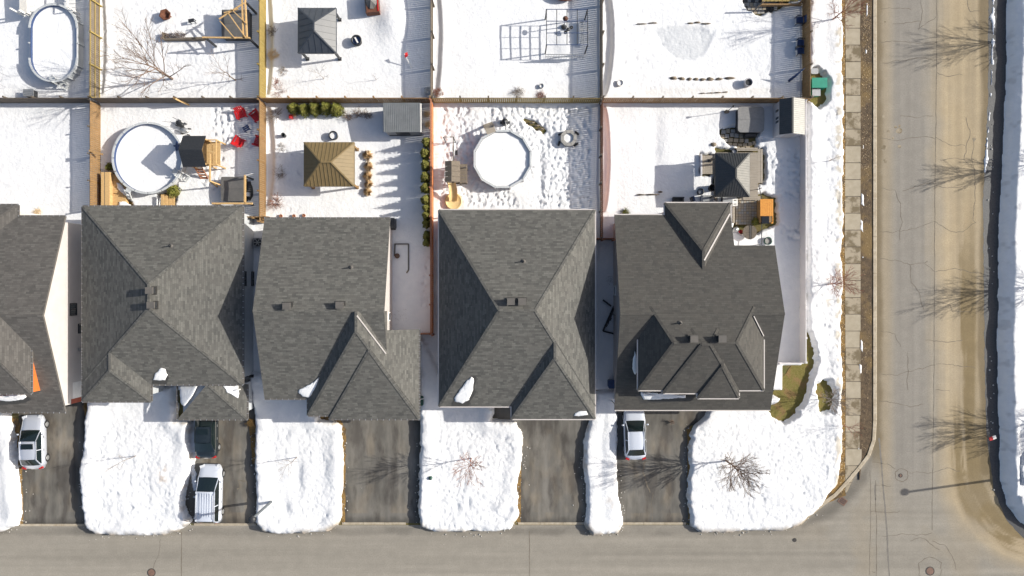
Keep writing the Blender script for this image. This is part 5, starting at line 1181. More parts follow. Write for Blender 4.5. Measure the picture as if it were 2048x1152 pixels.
ledge('short rock edging in the snow behind the corner house', [(1270, 390), (1290, 391), (1316, 389), (1322, 381)], .10, .42); ledge('dark brown bark edging buried beside the twelve sided pool', [(1060, 243), (1068, 250), (1078, 254), (1086, 264)], .14, .28)
ledge('dark brush line above the orange cross fence in the open right yard', [(1396, 189), (1425, 188), (1455, 186)], .06, .38)
x, y = S(1427, 289, .3); tag(MB().blob((x, y, .3), (.25, .18, .12), 3, 8, 4, .15).build('boulder', 'rock'), 'single grey boulder in the snow left of the stone patio', 'boulder')

# ---------------------------------------------------------------- spas, playhouse, pergolas
def rounded(w, h, r, n=5):
    P = []
    for cx, cy, a in ((w / 2 - r, h / 2 - r, 0), (-w / 2 + r, h / 2 - r, 1), (-w / 2 + r, -h / 2 + r, 2), (w / 2 - r, -h / 2 + r, 3)):
        for k in range(n + 1): t_ = (a + k / n) * math.pi / 2; P.append((cx + r * math.cos(t_), cy + r * math.sin(t_)))
    return P
def spa(label, cx, cy, w, h, cover='spa_cover', rz=0, r=.22, fold='y', cab='black'):
    t = thing('hot_tub', label, 'hot tub', (cx, cy, 0), rz); MB().prism(rounded(w - .08, h - .08, r), 0, .92).build('cabinet', cab, t, world=False)
    for s_ in (-1, 1):
        b = MB(); P = rounded(w, h, r)
        if fold == 'y': P = [(x, y) for x, y in P if s_ * y > 0]; P = sorted(P, key=lambda p: s_ * -p[0]); P = [(P[0][0], s_ * .006)] + P + [(P[-1][0], s_ * .006)]
        else: P = [(x, y) for x, y in P if s_ * x > 0]; P = sorted(P, key=lambda p: s_ * p[1]); P = [(s_ * .006, P[0][1])] + P + [(s_ * .006, P[-1][1])]
        b.prism(P, .93, 1.0); n = len(P)
        z = lambda p: 1.0 + .07 * (1 - abs(p[1]) / (h / 2)) if fold == 'y' else 1.0 + .07 * (1 - abs(p[0]) / (w / 2))
        vs = [(x, y, 1.002) for x, y in P] + [(x, y, z((x, y)) + .01) for x, y in P]; b.add(vs, [tuple(n + k for k in range(n))] + [(k, (k + 1) % n, n + (k + 1) % n, n + k) for k in range(n)]); b.build('cover_half', cover, t, world=False)
    return t
x, y = S(1502, 239, 1.0); sp = spa('large dark square hot tub with folded cover left of the grey shed', x, y, 2.15, 2.1, 'fabric_grey', 0, .28, 'y')
MB().box(-.35, .55, -1.32, -1.08, 0, .7).build('step', 'black', sp, world=False)
x, y = S(466, 378, 1.0); spa('square hot tub with grey cover beside the orange brown fence below the red chairs', x, y, 1.95, 2.0, 'spa_cover', 0, .1, 'y')
x, y = S(471, 48, 1.0); spa('dark square hot tub under the slanted timber pergola near the top', x, y, 2.25, 2.35, 'spa_cover', 0, .08, 'y')
t = thing('spa_screen', 'timber l shaped screen frame round the grey covered hot tub', 'pergola', S3(488, 376))
for a, b_, w_ in (((490, 350, 2.2), (490, 407, 2.2), .14), ((424, 407, 2.2), (505, 407, 2.2), .14), ((428, 412, 1.9), (485, 413, 1.9), .1)): MB().bar(S3(*a), S3(*b_), w_).build('beam', 'wood_new', t)
for px, py in ((490, 352), (490, 405), (427, 407)): p = S(px, py, 2.1); MB().bar((p[0], p[1], 0), (p[0], p[1], 2.15), .12).build('post', 'black', t)
MB().bar(S3(490, 352, 2.2), S3(505, 347, 1.9), .1).build('bracket', 'grey_metal', t)
t = thing('lounge_cover', 'bundle of black covered items between the grey covered hot tub and the fence', 'covered bundle', S3(502, 383)); MB().blob((0, 0, .4), (.32, .75, .45), 4, 10, 6, .14).build('cover', 'black', t, world=False); MB().box(-.1, .2, -.5, -.2, .7, .9).build('strap', 'white', t, world=False)
# top pergola: wall-less timber frame with rafters in plan crossing the tub
t = thing('pergola', 'open timber pergola with crossing rafters over the dark hot tub', 'pergola', S3(460, 50)); z = 2.5
for a, b_ in (((405, 75), (500, 76)), ((490, -6), (494, 76)), ((484, -6), (487, 76))): MB().bar(S3(a[0], a[1], z), S3(b_[0], b_[1], z), .11, .15).build('beam', 'wood_new', t)
for a, b_ in (((438, 38), (488, 6)), ((440, 42), (470, 77)), ((462, 18), (494, 48)), ((455, 24), (492, 76)), ((448, 26), (476, 18))): MB().bar(S3(a[0], a[1], z + .13), S3(b_[0], b_[1], z + .13), .07, .12).build('rafter', 'wood_new', t)
for px, py in ((410, 75), (497, 76), (493, 6)): p = S(px, py, z); MB().bar((p[0], p[1], 0), (p[0], p[1], z), .14).build('post', 'black', t)
t = thing('planter_bed', 'long low timber planter with dead stalks left of the pergola', 'planter', S3(352, 74))
for a, b_ in (((328, 66, .5), (328, 80, .5)), ((328, 80, .5), (408, 79, .5)), ((372, 78, .55), (410, 77, .55))): MB().bar(S3(*a), S3(*b_), .1, .5).build('side_board', 'wood_grey', t)
b = MB(); q = random.Random(2)
for k in range(120): x, y = S(q.uniform(331, 372), q.uniform(66, 78), .4); b.tube([(x, y, .2), (x + q.uniform(-.15, .15), y + q.uniform(-.15, .15), q.uniform(.5, .9))], .014, 3, cap=False)
b.build('stalks', 'bark', t)
t = thing('fire_bowl', 'rusty square fire bowl in the top yard above the big bare tree', 'fire bowl', S3(336, 34, .3)); MB().lathe([(.28, .1), (.5, .55), (.44, .55), (.2, .3), (0, .28)], 6, a0=.3).build('bowl', 'rust', t, world=False)
for k in range(3): a = k * 2.1; MB().bar((.3 * math.cos(a), .3 * math.sin(a), 0), (.25 * math.cos(a), .25 * math.sin(a), .25), .06).build('leg', 'rust', t, world=False)
t = thing('garden_stool', 'small dark garden stool between the fire bowl and the pergola', 'stool', S3(388, 45, .3), .2); MB().box(-.27, .2, -.14, .14, .42, .48).build('seat', 'black', t, world=False)
for sx in (-1, 1):
    for sy in (-1, 1): MB().bar((sx * .18, sy * .1, 0), (sx * .18, sy * .1, .43), .05).build('leg', 'black', t, world=False)

# playhouse
t = thing('playhouse', 'timber playhouse tower with black gable roof beside the round pool', 'playhouse', S3(400, 300)); zr, ze = 3.35, 2.55
x0, x1 = S(366, 0, ze)[0], S(412, 0, ze)[0]; ym = S(0, 299, zr)[1]; yn, ys2 = ym + 1.24, ym - 1.24
for s_, ye in ((1, yn), (-1, ys2)):
    nrow = 6
    for k in range(nrow):
        f0, f1 = k / nrow, (k + 1) / nrow + .02; b = MB(); ya, yb2 = ye + (ym - ye) * f0, ye + (ym - ye) * min(f1, 1); za, zb2 = ze + (zr - ze) * f0, ze + (zr - ze) * min(f1, 1)
        P = [Vector((x0, ya, za + .03)), Vector((x1, ya, za + .03)), Vector((x1, yb2, zb2)), Vector((x0, yb2, zb2))]; P = P if s_ < 0 else P[::-1]
        b.add(P + [p - Vector((0, 0, .06)) for p in P], [(0, 1, 2, 3), (7, 6, 5, 4)] + [(i, i + 4, (i + 1) % 4 + 4, (i + 1) % 4) for i in range(4)]); b.build('roof_board', 'black', t)
xp1 = S(441, 0, 1.5)[0]
for k in range(10): x = x0 + .1 + k * (xp1 - x0 - .1) / 10; MB().box(x, x + (xp1 - x0 - .1) / 10 - .015, ys2 + .25, yn - .25, 1.45, 1.5).build('floor_board', 'wood_new', t)
for px_, yy in ((x0 + .15, ys2 + .25), (x0 + .15, yn - .25), (x1 - .1, ys2 + .25), (x1 - .1, yn - .25)): MB().bar((px_, yy, 0), (px_, yy, ze + .1), .1).build('post', 'wood_new', t)
for yy in (ys2 + .25, yn - .25): MB().bar((xp1 - .06, yy, 0), (xp1 - .06, yy, 2.2), .1).build('post', 'wood_new', t); MB().bar((x1 - .1, yy, 2.2), (xp1 - .06, yy, 2.2), .07, .12).build('rail', 'wood_new', t)
MB().bar((xp1 - .06, ys2 + .25, 2.2), (xp1 - .06, yn - .25, 2.2), .07, .12).build('rail', 'wood_new', t); MB().bar((x1 + .25, ys2 + .2, 2.0), (x1 + .25, yn - .6, 2.0), .06, .1).build('rail', 'wood_new', t)
MB().bar((x1 + .1, ym + .1, 2.5), (xp1 - .05, ym - .1, 2.5), .12).build('ridge_beam', 'wood_new', t)
MB().bar((x1 + .25, ym - .1, 2.4), (x1 + .25, ym - 2.4, 2.4), .11, .13).build('swing_beam', 'wood_new', t); MB().bar((x1 + .25, ym - 2.35, 2.35), (x1 + .6, ym - 2.5, 0), .1).build('post', 'wood_new', t); MB().bar((x1 + .25, ym - 2.35, 2.35), (x1 - .1, ym - 2.5, 0), .1).build('post', 'wood_new', t)
MB().box(x0 + .17, x1 - .1, ys2 + .27, ys2 + .31, 1.5, 2.3).build('wall', 'wood_brown', t); MB().box(x0 + .17, x1 - .1, yn - .31, yn - .27, 1.5, 2.3).build('wall', 'wood_brown', t)
for k in range(4): f = k / 4; MB().box(x0 + .45, x0 + 1.05, ys2 - .6 + .7 * f, ys2 - .45 + .7 * f, .3 + 1.2 * f, .35 + 1.2 * f).build('ladder_rung', 'wood_red', t)
for dx in (.45, 1.05): MB().bar((x0 + dx, ys2 - .7, .1), (x0 + dx, ys2 + .22, 1.6), .05, .09).build('ladder_rail', 'wood_red', t)
t = thing('pool_toy', 'blue plastic toy on the pool rim beside the playhouse', 'toy', S3(354, 292, 1.3)); MB().blob((0, 0, 0), (.16, .42, .14), 4, 8, 5, .2, flat=-1).build('body', 'navy', t, world=False); MB().box(-.25, .2, -.05, .05, -.05, .1).build('handle', 'navy', t, world=False)
def mower(label, px, py, rz, m):
    x, y = S(px, py, .4); t = thing('covered_stroller', label, 'garden cart', (x, y, snow_z(x, y) - .08), rz); MB().blob((0, 0, .32), (.42, .24, .22), int(px), 10, 6, .15).build('body', m, t, world=False)
    for s_ in (-1, 1):
        MB().tube([(-.2, s_ * .22, .45), (-.6, s_ * .2, .75)], .02, 5).build('handle_bar', 'black', t, world=False)
        for sx in (-.25, .3): MB().lathe([(.0, -.03), (.13, -.03), (.13, .03), (0, .03)], 10).build('wheel', 'tyre', t, world=False).matrix_local = Matrix.Translation((sx, s_ * .26, .14)) @ Matrix.Rotation(R(90), 4, 'X')
mower('black garden cart above the upper right rim of the round pool', 362, 249, -.5, 'black'); mower('snow dusted garden cart between the black cart and the playhouse', 371, 262, -.2, 'steel')

# red chairs
def chair(label, px, py, rz, grp='red garden chairs', first=[None]):
    x, y = S(px, py, .4); z = snow_z(x, y) - .12
    if first[0] is not None: return dup(first[0], (x, y, z), rz, label)
    t = thing('garden_chair', label, 'chair', (x, y, z), rz, grp); b = MB()
    for k in range(5): MB().box(-.3 + k * .122, -.19 + k * .122, -.28, .28, .36, .39).build('seat_slat', 'red', t, world=False)
    for k in range(5): xx = -.24 + k * .12; MB().bar((xx, .24, .36), (xx * 1.25, .52, 1.0 - abs(k - 2) * .05), .105, .025).build('back_slat', 'red', t, world=False)
    for s_ in (-1, 1):
        MB().box(s_ * .38 - .07, s_ * .38 + .07, -.32, .42, .55, .58).build('arm', 'red', t, world=False)
        MB().bar((s_ * .36, -.28, 0), (s_ * .36, -.28, .56), .07).build('leg', 'red', t, world=False); MB().bar((s_ * .33, .45, 0), (s_ * .33, -.3, .36), .05, .09).build('leg', 'red', t, world=False)
    first[0] = t; return t
chair('upper left red garden chair of the four round the small dark table', 484, 230, R(20)); chair('upper right red garden chair, half in fence shade', 512, 234, R(-50))
chair('lower left red garden chair below the small dark table', 480, 283, R(150)); chair('lower right red garden chair close to the orange brown fence', 517, 283, R(-110))
t = thing('side_table', 'small dark blue folding table in the middle of the red chairs', 'table', S3(496, 259, .2), .5)
for k in range(3): MB().box(-.26, .26, -.22 + k * .16, -.1 + k * .16, .42, .45).build('slat', 'navy', t, world=False)
for sx in (-1, 1):
    for sy in (-1, 1): MB().bar((sx * .25, sy * .2, 0), (sx * .15, sy * .12, .43), .05).build('leg', 'navy', t, world=False)

# charcoal-gazebo yard
t = thing('grill', 'covered grill with dark pleated cover and red shelf at the top edge', 'grill', S3(747, 14, .4), .08); MB().box(-.55, .55, -.75, .85, .1, .85).build('cabinet', 'rust', t, world=False)
b = MB(); q = random.Random(6)
for k in range(10): a0, a1 = k * .628, (k + 1) * .628; b.add([(0, .1, 1.15), (.46 * math.cos(a0), .1 + .62 * math.sin(a0), .86 + .08 * (k % 2)), (.46 * math.cos(a1), .1 + .62 * math.sin(a1), .86 + .08 * ((k + 1) % 2))], [(0, 1, 2)])
b.build('cover', 'spa_cover', t, world=False)
for s_ in (-1, 1): MB().box(s_ * .5 - .04, s_ * .5 + .04, -.7, .8, .86, .9).build('side_shelf', 'red' if s_ > 0 else 'black', t, world=False)
def tub(label, px, py, r, h, mo, mi_, name='planter_tub', cat='planter', n=18, snowfill=None):
    x, y = S(px, py, h * .7); t = thing(name, label, cat, (x, y, max(0, snow_z(x, y) - .25))); MB().lathe([(r * .8, 0), (r, h), (r * .86, h), (r * .75, h * .6), (0, h * .6)], n).build('bowl', mo, t, world=False); MB().lathe([(r * 1.04, h - .04), (r * 1.04, h + .02), (r * .86, h + .02)], n).build('rim', mo, t, world=False)
    if mi_: MB().lathe([(r * .84, h * .8), (0, h * .82)], n).build('filling', mi_, t, world=False)
    return t
tb_ = tub('dark blue round fire pit with a pale streak right of the charcoal gazebo', 714, 82, .42, .75, 'black', 'navy', 'fire_pit', 'fire pit'); MB().obox((0, 0, .72), (.12, .5, .06), .5).build('log', 'white', tb_, world=False)
tub('round black fire pit above the bronze gazebo', 668, 272, .36, .65, 'black', 'snow_plain', 'fire_pit', 'fire pit'); tub('small dark bird bath in the left of the bronze gazebo yard', 568, 271, .17, .7, 'black', None, 'bird_bath', 'bird bath')
tub('black round planter in the open right yard above the orange cross fence', 1496, 166, .36, .75, 'vinyl', 'black'); tub('white ring planter buried in snow at the left of the open right yard', 1240, 167, .27, .5, 'white', 'snow_plain')
tub('pale ring planter almost buried near the snow dusted shrub', 1083, 173, .19, .45, 'grey_metal', 'snow_plain'); tub('small black planter at the top left corner of the deck of the black gazebo', 1468, 303, .22, .6, 'black', 'steel')
tub('round black pot left of the rear wall of the corner house near the gazebo', 1400, 384, .27, .6, 'black', 'steel'); tub('tall dark jar half hidden at the left edge of the black gazebo roof', 1424, 376, .3, .8, 'black_gloss', None)
tub('brown pot in the narrow passage beside the middle house', 795, 512, .2, .4, 'rust', 'bark')
t = thing('edging', 'dark right angled garden edging in the passage beside the middle house', 'garden edging', S3(803, 500, .3))
for a, b_ in (((789, 488), (817, 488)), ((817, 488), (817, 540)), ((790, 488), (789, 512))): MB().bar(S3(a[0], a[1], .36), S3(b_[0], b_[1], .36), .09, .14).build('edge_board', 'fascia', t)
MB().bar(S3(817, 540, .38), S3(813, 546, .38), .1).build('end_stone', 'rock', t)
t = thing('flag_pole', 'small leaning white stick with pink flag in the charcoal gazebo yard', 'flag', S3(812, 115, .3)); MB().bar((.5, -.9, 0), (0, 0, 1.0), .05).build('stick', 'white', t, world=False); MB().add([(0, 0, 1.0), (.25, .15, .95), (.3, -.15, .9), (.05, -.3, .8)], [(0, 1, 2, 3)]).build('cloth', 'red', t, world=False)
for (px, py, l) in ((582, 234, 'small red lantern below the leftmost evergreen ball'),): x, y = S(px, py, .5); t = thing('lantern', l, 'lantern', (x, y, 0)); MB().box(-.12, .12, -.16, .16, .3, .7).build('body', 'red', t, world=False); MB().lathe([(.2, .7), (0, .85)], 4, a0=.78).build('cap', 'tail_red', t, world=False)
x, y = S(589, 230, .5); t = thing('lantern', 'small orange yellow lantern beside the red one', 'lantern', (x, y, 0)); MB().box(-.09, .09, -.09, .09, .3, .6).build('body', 'straw', t, world=False); MB().lathe([(.14, .6), (0, .75)], 4, a0=.78).build('cap', 'cedar', t, world=False)
t = thing('covered_grill', 'black covered grill at the rear right corner of the middle house', 'grill', S3(787, 448, .4)); MB().prism(rounded(.5, .85, .1), 0, 1.0).build('cover', 'black', t, world=False); MB().box(-.3, .3, -.55, -.42, .6, .7).build('shelf', 'black', t, world=False)
for i, (px, py) in enumerate(((562, 432), (588, 432), (608, 431))): x, y = S(px, py, .4); t = thing('clay_pot', ORD[i] + ' terracotta pot from the left along the rear eave of the middle house', 'plant pot', (x, y, 0), 0, 'pots behind the middle house'); MB().lathe([(.1, 0), (.13, .45), (.10, .45), (.08, .4), (0, .4)], 10).build('pot', 'wood_red', t, world=False); MB().lathe([(.145, .42), (.145, .48), (.10, .48)], 10).build('rim', 'wood_red', t, world=False)
# snow covered rocks / swirl in shade corner
t = thing('hose_reel', 'grey coiled hose half buried in the corner below the pink flag', 'hose', S3(857, 184, .35)); MB().tube([((.12 + .006 * k) * math.cos(k * .5), (.12 + .006 * k) * math.sin(k * .5), .02 + k * .004) for k in range(44)], .03, 5).build('coil', 'steel', t, world=False)

# steel gazebo frame without canopy
t = thing('steel_gazebo', 'bare steel gazebo frame without canopy in the yard above the twelve sided pool', 'gazebo', S3(1133, 58)); z = 2.45
x0, y1 = S(1093, 19, z); x1, y0 = S(1175, 90, z)
for k in range(5): x = x0 + (x1 - x0) * k / 4; MB().bar((x, y0, z), (x, y1, z), .055, .07).build('rafter', 'black', t)
for k in range(4): y = y0 + (y1 - y0) * k / 3; MB().bar((x0, y, z + .04), (x1, y, z + .04), .045, .05).build('cross_bar', 'navy', t)
for x, y in ((x0, y0), (x1, y0), (x0, y1), (x1, y1)): MB().bar((x, y, 0), (x, y, z), .09).build('post', 'black', t)
for yy in (y0 - .45,): MB().bar((x0 - .05, yy, .9), (x1, yy, .9), .06, .04).build('lower_rail', 'steel', t); MB().bar((x0 - .05, yy, 1.5), (x1, yy, 1.5), .06, .04).build('lower_rail', 'steel', t)
b = MB(); k = x0
while k < x1: b.bar((k, y0 - .45, .2), (k, y0 - .45, 1.5), .03); k += .22
tag(b.build('baluster', 'white', t), kind='stuff')
t = thing('garden_bed_wall', 'white low frame along the right inside of the steel gazebo frame', 'planter', S3(1165, 70, .3)); 
for a, b_ in (((1159, 44), (1159, 90)), ((1168, 44), (1168, 90)), ((1159, 44), (1168, 44))): MB().bar(S3(a[0], a[1], .6), S3(b_[0], b_[1], .6), .06, .3).build('side_board', 'white', t)
for k in range(4): MB().bar(S3(1159, 50 + k * 10, .75), S3(1168, 46 + k * 10, .75), .05).build('slat', 'white', t)
t = thing('patio_heater', 'copper topped patio heater inside the steel gazebo frame', 'patio heater', S3(1131, 58, 0)); p = S(1131, 37, 2.2); t.location = (p[0], p[1], 0)
MB().lathe([(.0, 2.3), (.22, 2.18), (.2, 2.15), (0, 2.2)], 16).build('reflector', 'rust', t, world=False); MB().cyl((0, 0), .035, .4, 2.2, 8).build('pole', 'steel', t, world=False); MB().lathe([(.22, 0), (.22, .4), (.05, .6)], 12).build('base', 'black', t, world=False)
t = thing('tricycle', 'dark toppled toy frame below the patio heater', 'toy', S3(1136, 62, .4), .7); MB().tube([(-.3, 0, .1), (0, .1, .5), (.35, 0, .15)], .03, 5).build('frame', 'black', t, world=False); MB().blob((0, 0, .4), (.2, .14, .08), 2).build('seat', 'black', t, world=False)
for sx in (-.3, .35): MB().lathe([(.05, -.02), (.14, -.02), (.14, .02), (.05, .02)], 10).build('wheel', 'tyre', t, world=False).location = (sx, 0, .2)
t = thing('garden_table', 'rust red round table rim just showing at the top edge above the steel frame', 'table', S3(1130, -12, .75)); MB().lathe([(1.15, -.04), (1.15, 0), (0, .02)], 20, sy=.5).build('table_top', 'rust', t, world=False); MB().cyl((0, 0), .06, -.75, .0, 6).build('pedestal', 'steel', t, world=False)

# playset by terracotta fence
t = thing('playset', 'weathered timber climbing tower with yellow slide beside the terracotta fence', 'playset', S3(905, 345)); zr, ze = 3.0, 2.75
x0, x1 = S(890, 0, ze)[0], S(920, 0, ze)[0]; y1, y0 = S(0, 322, ze)[1], S(0, 364, ze)[1]; xm = S(903, 0, zr)[0]
for (xa, xb, za, zb_) in ((x0, xm, ze, zr), (xm, x1, zr, ze)):
    for k in range(4):
        ya, yb2 = y0 + (y1 - y0) * k / 4 + .012, y0 + (y1 - y0) * (k + 1) / 4 - .012; b = MB(); P = [Vector((xa, ya, za)), Vector((xb, ya, zb_)), Vector((xb, yb2, zb_)), Vector((xa, yb2, za))]
        b.add(P + [p - Vector((0, 0, .05)) for p in P], [(0, 1, 2, 3), (7, 6, 5, 4)] + [(i, i + 4, (i + 1) % 4 + 4, (i + 1) % 4) for i in range(4)]); b.build('roof_board', 'wood_grey', t)
for x in (x0 + .1, x1 - .1):
    for y in (y0 + .12, y1 - .12): MB().bar((x, y, 0), (x, y, ze), .1).build('post', 'wood_grey', t)
for k in range(6): yy = y0 + (y1 - y0) * k / 6; MB().box(x0 + .1, x1 + .5, yy + .01, yy + (y1 - y0) / 6 - .01, 1.35, 1.4).build('floor_board', 'wood_grey', t)
MB().bar((x1 + .45, y0 + .1, 1.4), (x1 + .45, y0 + .1, 2.1), .08).build('post', 'wood_grey', t); MB().bar((x1 + .45, y0 + .1, 2.05), (x1 + .45, y1 - .3, 2.05), .07).build('rail', 'wood_grey', t); MB().bar((x1 + .45, y1 - .3, 0), (x1 + .45, y1 - .3, 2.1), .08).build('post', 'wood_grey', t)
xs_, ys_s = xm, y0 + .1; b = MB(); n = 14; vs = []; fs = []
for i in range(n + 1):
    f = i / n; yy = ys_s - f * 1.35; zz = 1.5 - 1.15 * f ** 1.1; ww = .32
    for j in range(7): a = math.pi * j / 6; vs.append((xs_ - .1 + ww * -math.cos(a) + .1 * math.sin(f * 3), yy, zz + .22 - .22 * math.sin(a)))
for i in range(n):
    for j in range(6): fs.append((i * 7 + j, i * 7 + j + 1, (i + 1) * 7 + j + 1, (i + 1) * 7 + j))
b.add(vs, fs, 0, True); b.build('slide', 'slide', t)
MB().lathe([(.66, .42), (.72, .5), (.60, .42), (.42, .38), (.0, .36)], 20, (xs_ - .05, ys_s - 1.35)).build('slide_basin', 'slide', t)
p = S(905, 274, 2.4); MB().bar((xm + .1, y1 - .1, 2.4), (xm + .1, p[1], 2.4), .07, .09).build('swing_beam', 'wood_dark', t); MB().bar((xm - .7, p[1], 2.4), (xm + .12, p[1], 2.4), .06).build('cross_bar', 'wood_dark', t)
for dx in (-.7, .1): MB().bar((xm + dx, p[1], 0), (xm + dx, p[1], 2.4), .07).build('post', 'black', t)
MB().box(xm + .1, xm + .3, p[1] - 1.1, p[1] - .7, .5, .54).build('swing_seat', 'black', t)
for dy in (-.75, -1.05): MB().bar((xm + .2, p[1] + dy, .52), (xm + .12, p[1] + dy, 2.4), .015).build('swing_rope', 'black', t)
# octagonal fire pit
x, y = S(1137, 277, .4); t = thing('fire_pit', 'eight sided stone fire pit with snow inside, right of the twelve sided pool', 'fire pit', (x, y, 0))
for k in range(8):
    a0, a1 = k * math.pi / 4 + .42, (k + 1) * math.pi / 4 + .38; ro, ri = .70, .42; b = MB(); seg(b, (ro * math.cos(a0), ro * math.sin(a0)), (ro * math.cos(a1), ro * math.sin(a1)), (ri * math.cos(a1), ri * math.sin(a1)), (ri * math.cos(a0), ri * math.sin(a0)), 0, .68 + .01 * (k % 2)); b.build('stone_block', 'stone', t, world=False)
MB().lathe([(.41, .5), (0, .56)], 16).build('snow_fill', 'snow_plain', t, world=False)
for i, (px, py, rz) in enumerate(((1121, 268, .4), (1118, 287, 1.3), (1154, 266, -.7), (1152, 289, .6))): x, y = S(px, py, .4); t = thing('log_stool', ['upper left', 'lower left', 'upper right', 'lower right'][i] + ' black log seat around the eight sided fire pit', 'log seat', (x, y, .2), rz, 'log seats around the fire pit'); MB().tube([(-.2, 0, .15), (.2, 0, .15)], .09, 8).build('log', 'black', t, world=False); MB().lathe([(.06, 0), (.06, .1)], 6).build('foot', 'bark', t, world=False)

# things at the terrace of the corner house
t = thing('garden_cabinet', 'orange cedar topped cabinet on the terrace of the corner house', 'cabinet', S3(1533, 420)); a = S(1521, 398, 1.3); b_ = S(1547, 432, 1.3)
n = 7
for k in range(n): x = a[0] + (b_[0] - a[0]) * k / n; MB().box(x, x + (b_[0] - a[0]) / n - .01, b_[1], a[1], 1.22, 1.27).build('top_board', 'wood_new', t)
M['cedar_gold'] = wood('cedar_gold', (.62, .28, .05), (.52, .21, .035))
for c in t.children: c.data.materials[0] = M['cedar_gold']
MB().box(a[0] + .05, b_[0] - .05, b_[1] - .5, a[1] - .05, .1, 1.2).build('body', 'wood_brown', t); MB().box(a[0] + .1, b_[0] - .35, b_[1] - .62, b_[1] - .02, 1.2, 1.3).build('side_burner', 'black_gloss', t); MB().box(b_[0] - .12, b_[0] + .02, b_[1] - .6, b_[1], 1.0, 1.2).build('leg_panel', 'cedar_gold', t)
x, y = S(1501, 464, .9); t = thing('table', 'round dark slatted table by the rear wall of the corner house', 'table', (x, y, 0)); 
for s_ in (-1, 1):
    P = [(.58 * math.cos(s_ * k * math.pi / 12), .58 * math.sin(s_ * k * math.pi / 12) + s_ * .01) for k in range(13)]; MB().prism(P, .72, .76).build('table_top', 'wood_dark', t, world=False)
MB().cyl((0, 0), .06, 0, .72, 8).build('pedestal', 'black', t, world=False); MB().bar((.05, -.6, .78), (.05, .6, .78), .16, .02).build('runner', 'fascia', t, world=False)
t = tub('round glass topped hose drum on the snow by the corner house rear wall', 1535, 482, .32, .5, 'green_dark', 'stone', 'hose_drum', 'hose drum'); t = tub('small red bucket beside the round slatted table', 1481, 463, .14, .35, 'red', None, 'bucket', 'bucket')
t = thing('toy_car', 'grey ride on toy near the red bucket', 'toy', S3(1470, 460, .4), .4); MB().blob((0, 0, .2), (.3, .2, .2), 6).build('body', 'steel', t, world=False)
for sx in (-.18, .18): MB().lathe([(.09, -.02), (.09, .02), (0, .02)], 8).build('wheel', 'tyre', t, world=False).location = (sx, .2, .12)
t = thing('terrace_railing', 'thin black railing along the right of the paver terrace', 'railing', S3(1523, 430))
for a, b_ in (((1518, 372, 1.2), (1524, 400, 1.2)), ((1524, 400, 1.2), (1523, 490, 1.2))): MB().bar(S3(*a), S3(*b_), .05).build('top_rail', 'black', t)
for py in (376, 400, 445, 488): p = S(1523, py, 1.2); MB().bar((p[0], p[1], 0), (p[0], p[1], 1.2), .05).build('post', 'black', t)
t = thing('barbecue', 'stainless barbecue against the rear wall between the triangular rear hip and the terrace', 'barbecue', S3(1455, 401, .8)); MB().box(-.55, .35, -.3, .3, -.7, .25).build('cabinet', 'black', t, world=False); MB().box(-.5, .3, -.22, .22, .25, .4).build('hood', 'steel', t, world=False)
for s_ in (-1, 1): MB().box(-.1 + s_ * .62 - .14, -.1 + s_ * .62 + .14, -.25, .25, .15, .2).build('side_shelf', 'steel', t, world=False)
t = thing('white_cooler', 'white cooler box with black latches beside the barbecue', 'cooler', S3(1469, 405, .9)); MB().box(-.2, .2, -.28, .28, -.6, .1).build('box', 'white', t, world=False); MB().box(-.21, .21, -.29, .29, .11, .16).build('lid', 'white', t, world=False)
for dy in (-.15, .15): MB().box(-.1, .1, dy - .03, dy + .03, .16, .18).build('latch', 'black', t, world=False)
t = thing('bench_seat', 'black bench half under the rear eave of the corner house', 'bench', S3(1356, 400, .5)); MB().box(-.42, .42, -.15, .15, -.1, 0).build('seat', 'black', t, world=False); MB().box(-.46, .46, .15, .22, -.1, .3).build('backrest', 'black', t, world=False)
for s_ in (-1, 1): MB().box(s_ * .4 - .06, s_ * .4 + .06, -.18, .2, -.4, .15).build('arm', 'black', t, world=False)
t = thing('folding_chair', 'folded black chair leaning right of the black bench', 'chair', S3(1384, 399, .5), .3); MB().box(-.16, -.06, -.2, .2, 0, .5).build('seat', 'black', t, world=False); MB().box(.02, .12, -.2, .22, .0, .5).build('backrest', 'navy', t, world=False)
t = thing('storage_box', 'grey blue deck storage box between the folded chair and the gazebo', 'storage box', S3(1413, 398, .4)); MB().box(-.5, .45, -.25, .25, -.3, .2).build('box', 'navy', t, world=False); MB().box(-.53, .48, -.28, .28, .2, .26).build('lid', 'grey_metal', t, world=False)
t = thing('garden_torch', 'thin garden torch left of the large dark hot tub casting a long line of shade', 'garden torch', S3(1453, 224, .3)); MB().cyl((0, 0), .025, 0, 1.7, 6).build('pole', 'black', t, world=False); MB().lathe([(.05, 1.7), (.1, 1.9), (0, 1.95)], 8).build('head', 'black', t, world=False); MB().blob((0, 0, .1), (.22, .16, .2), 9).build('base', 'rock', t, world=False)
t = thing('parasol', 'closed navy parasol lying against the tall brown fence', 'parasol', S3(1575, 164, .3)); MB().tube([(0, 0, .3), (.3, .25, .9), (.75, .65, 1.7)], [.12, .10, .02], 8).build('canopy', 'navy', t, world=False); MB().tube([(-.12, -.1, .05), (0, 0, .3)], .03, 6).build('pole', 'white', t, world=False)
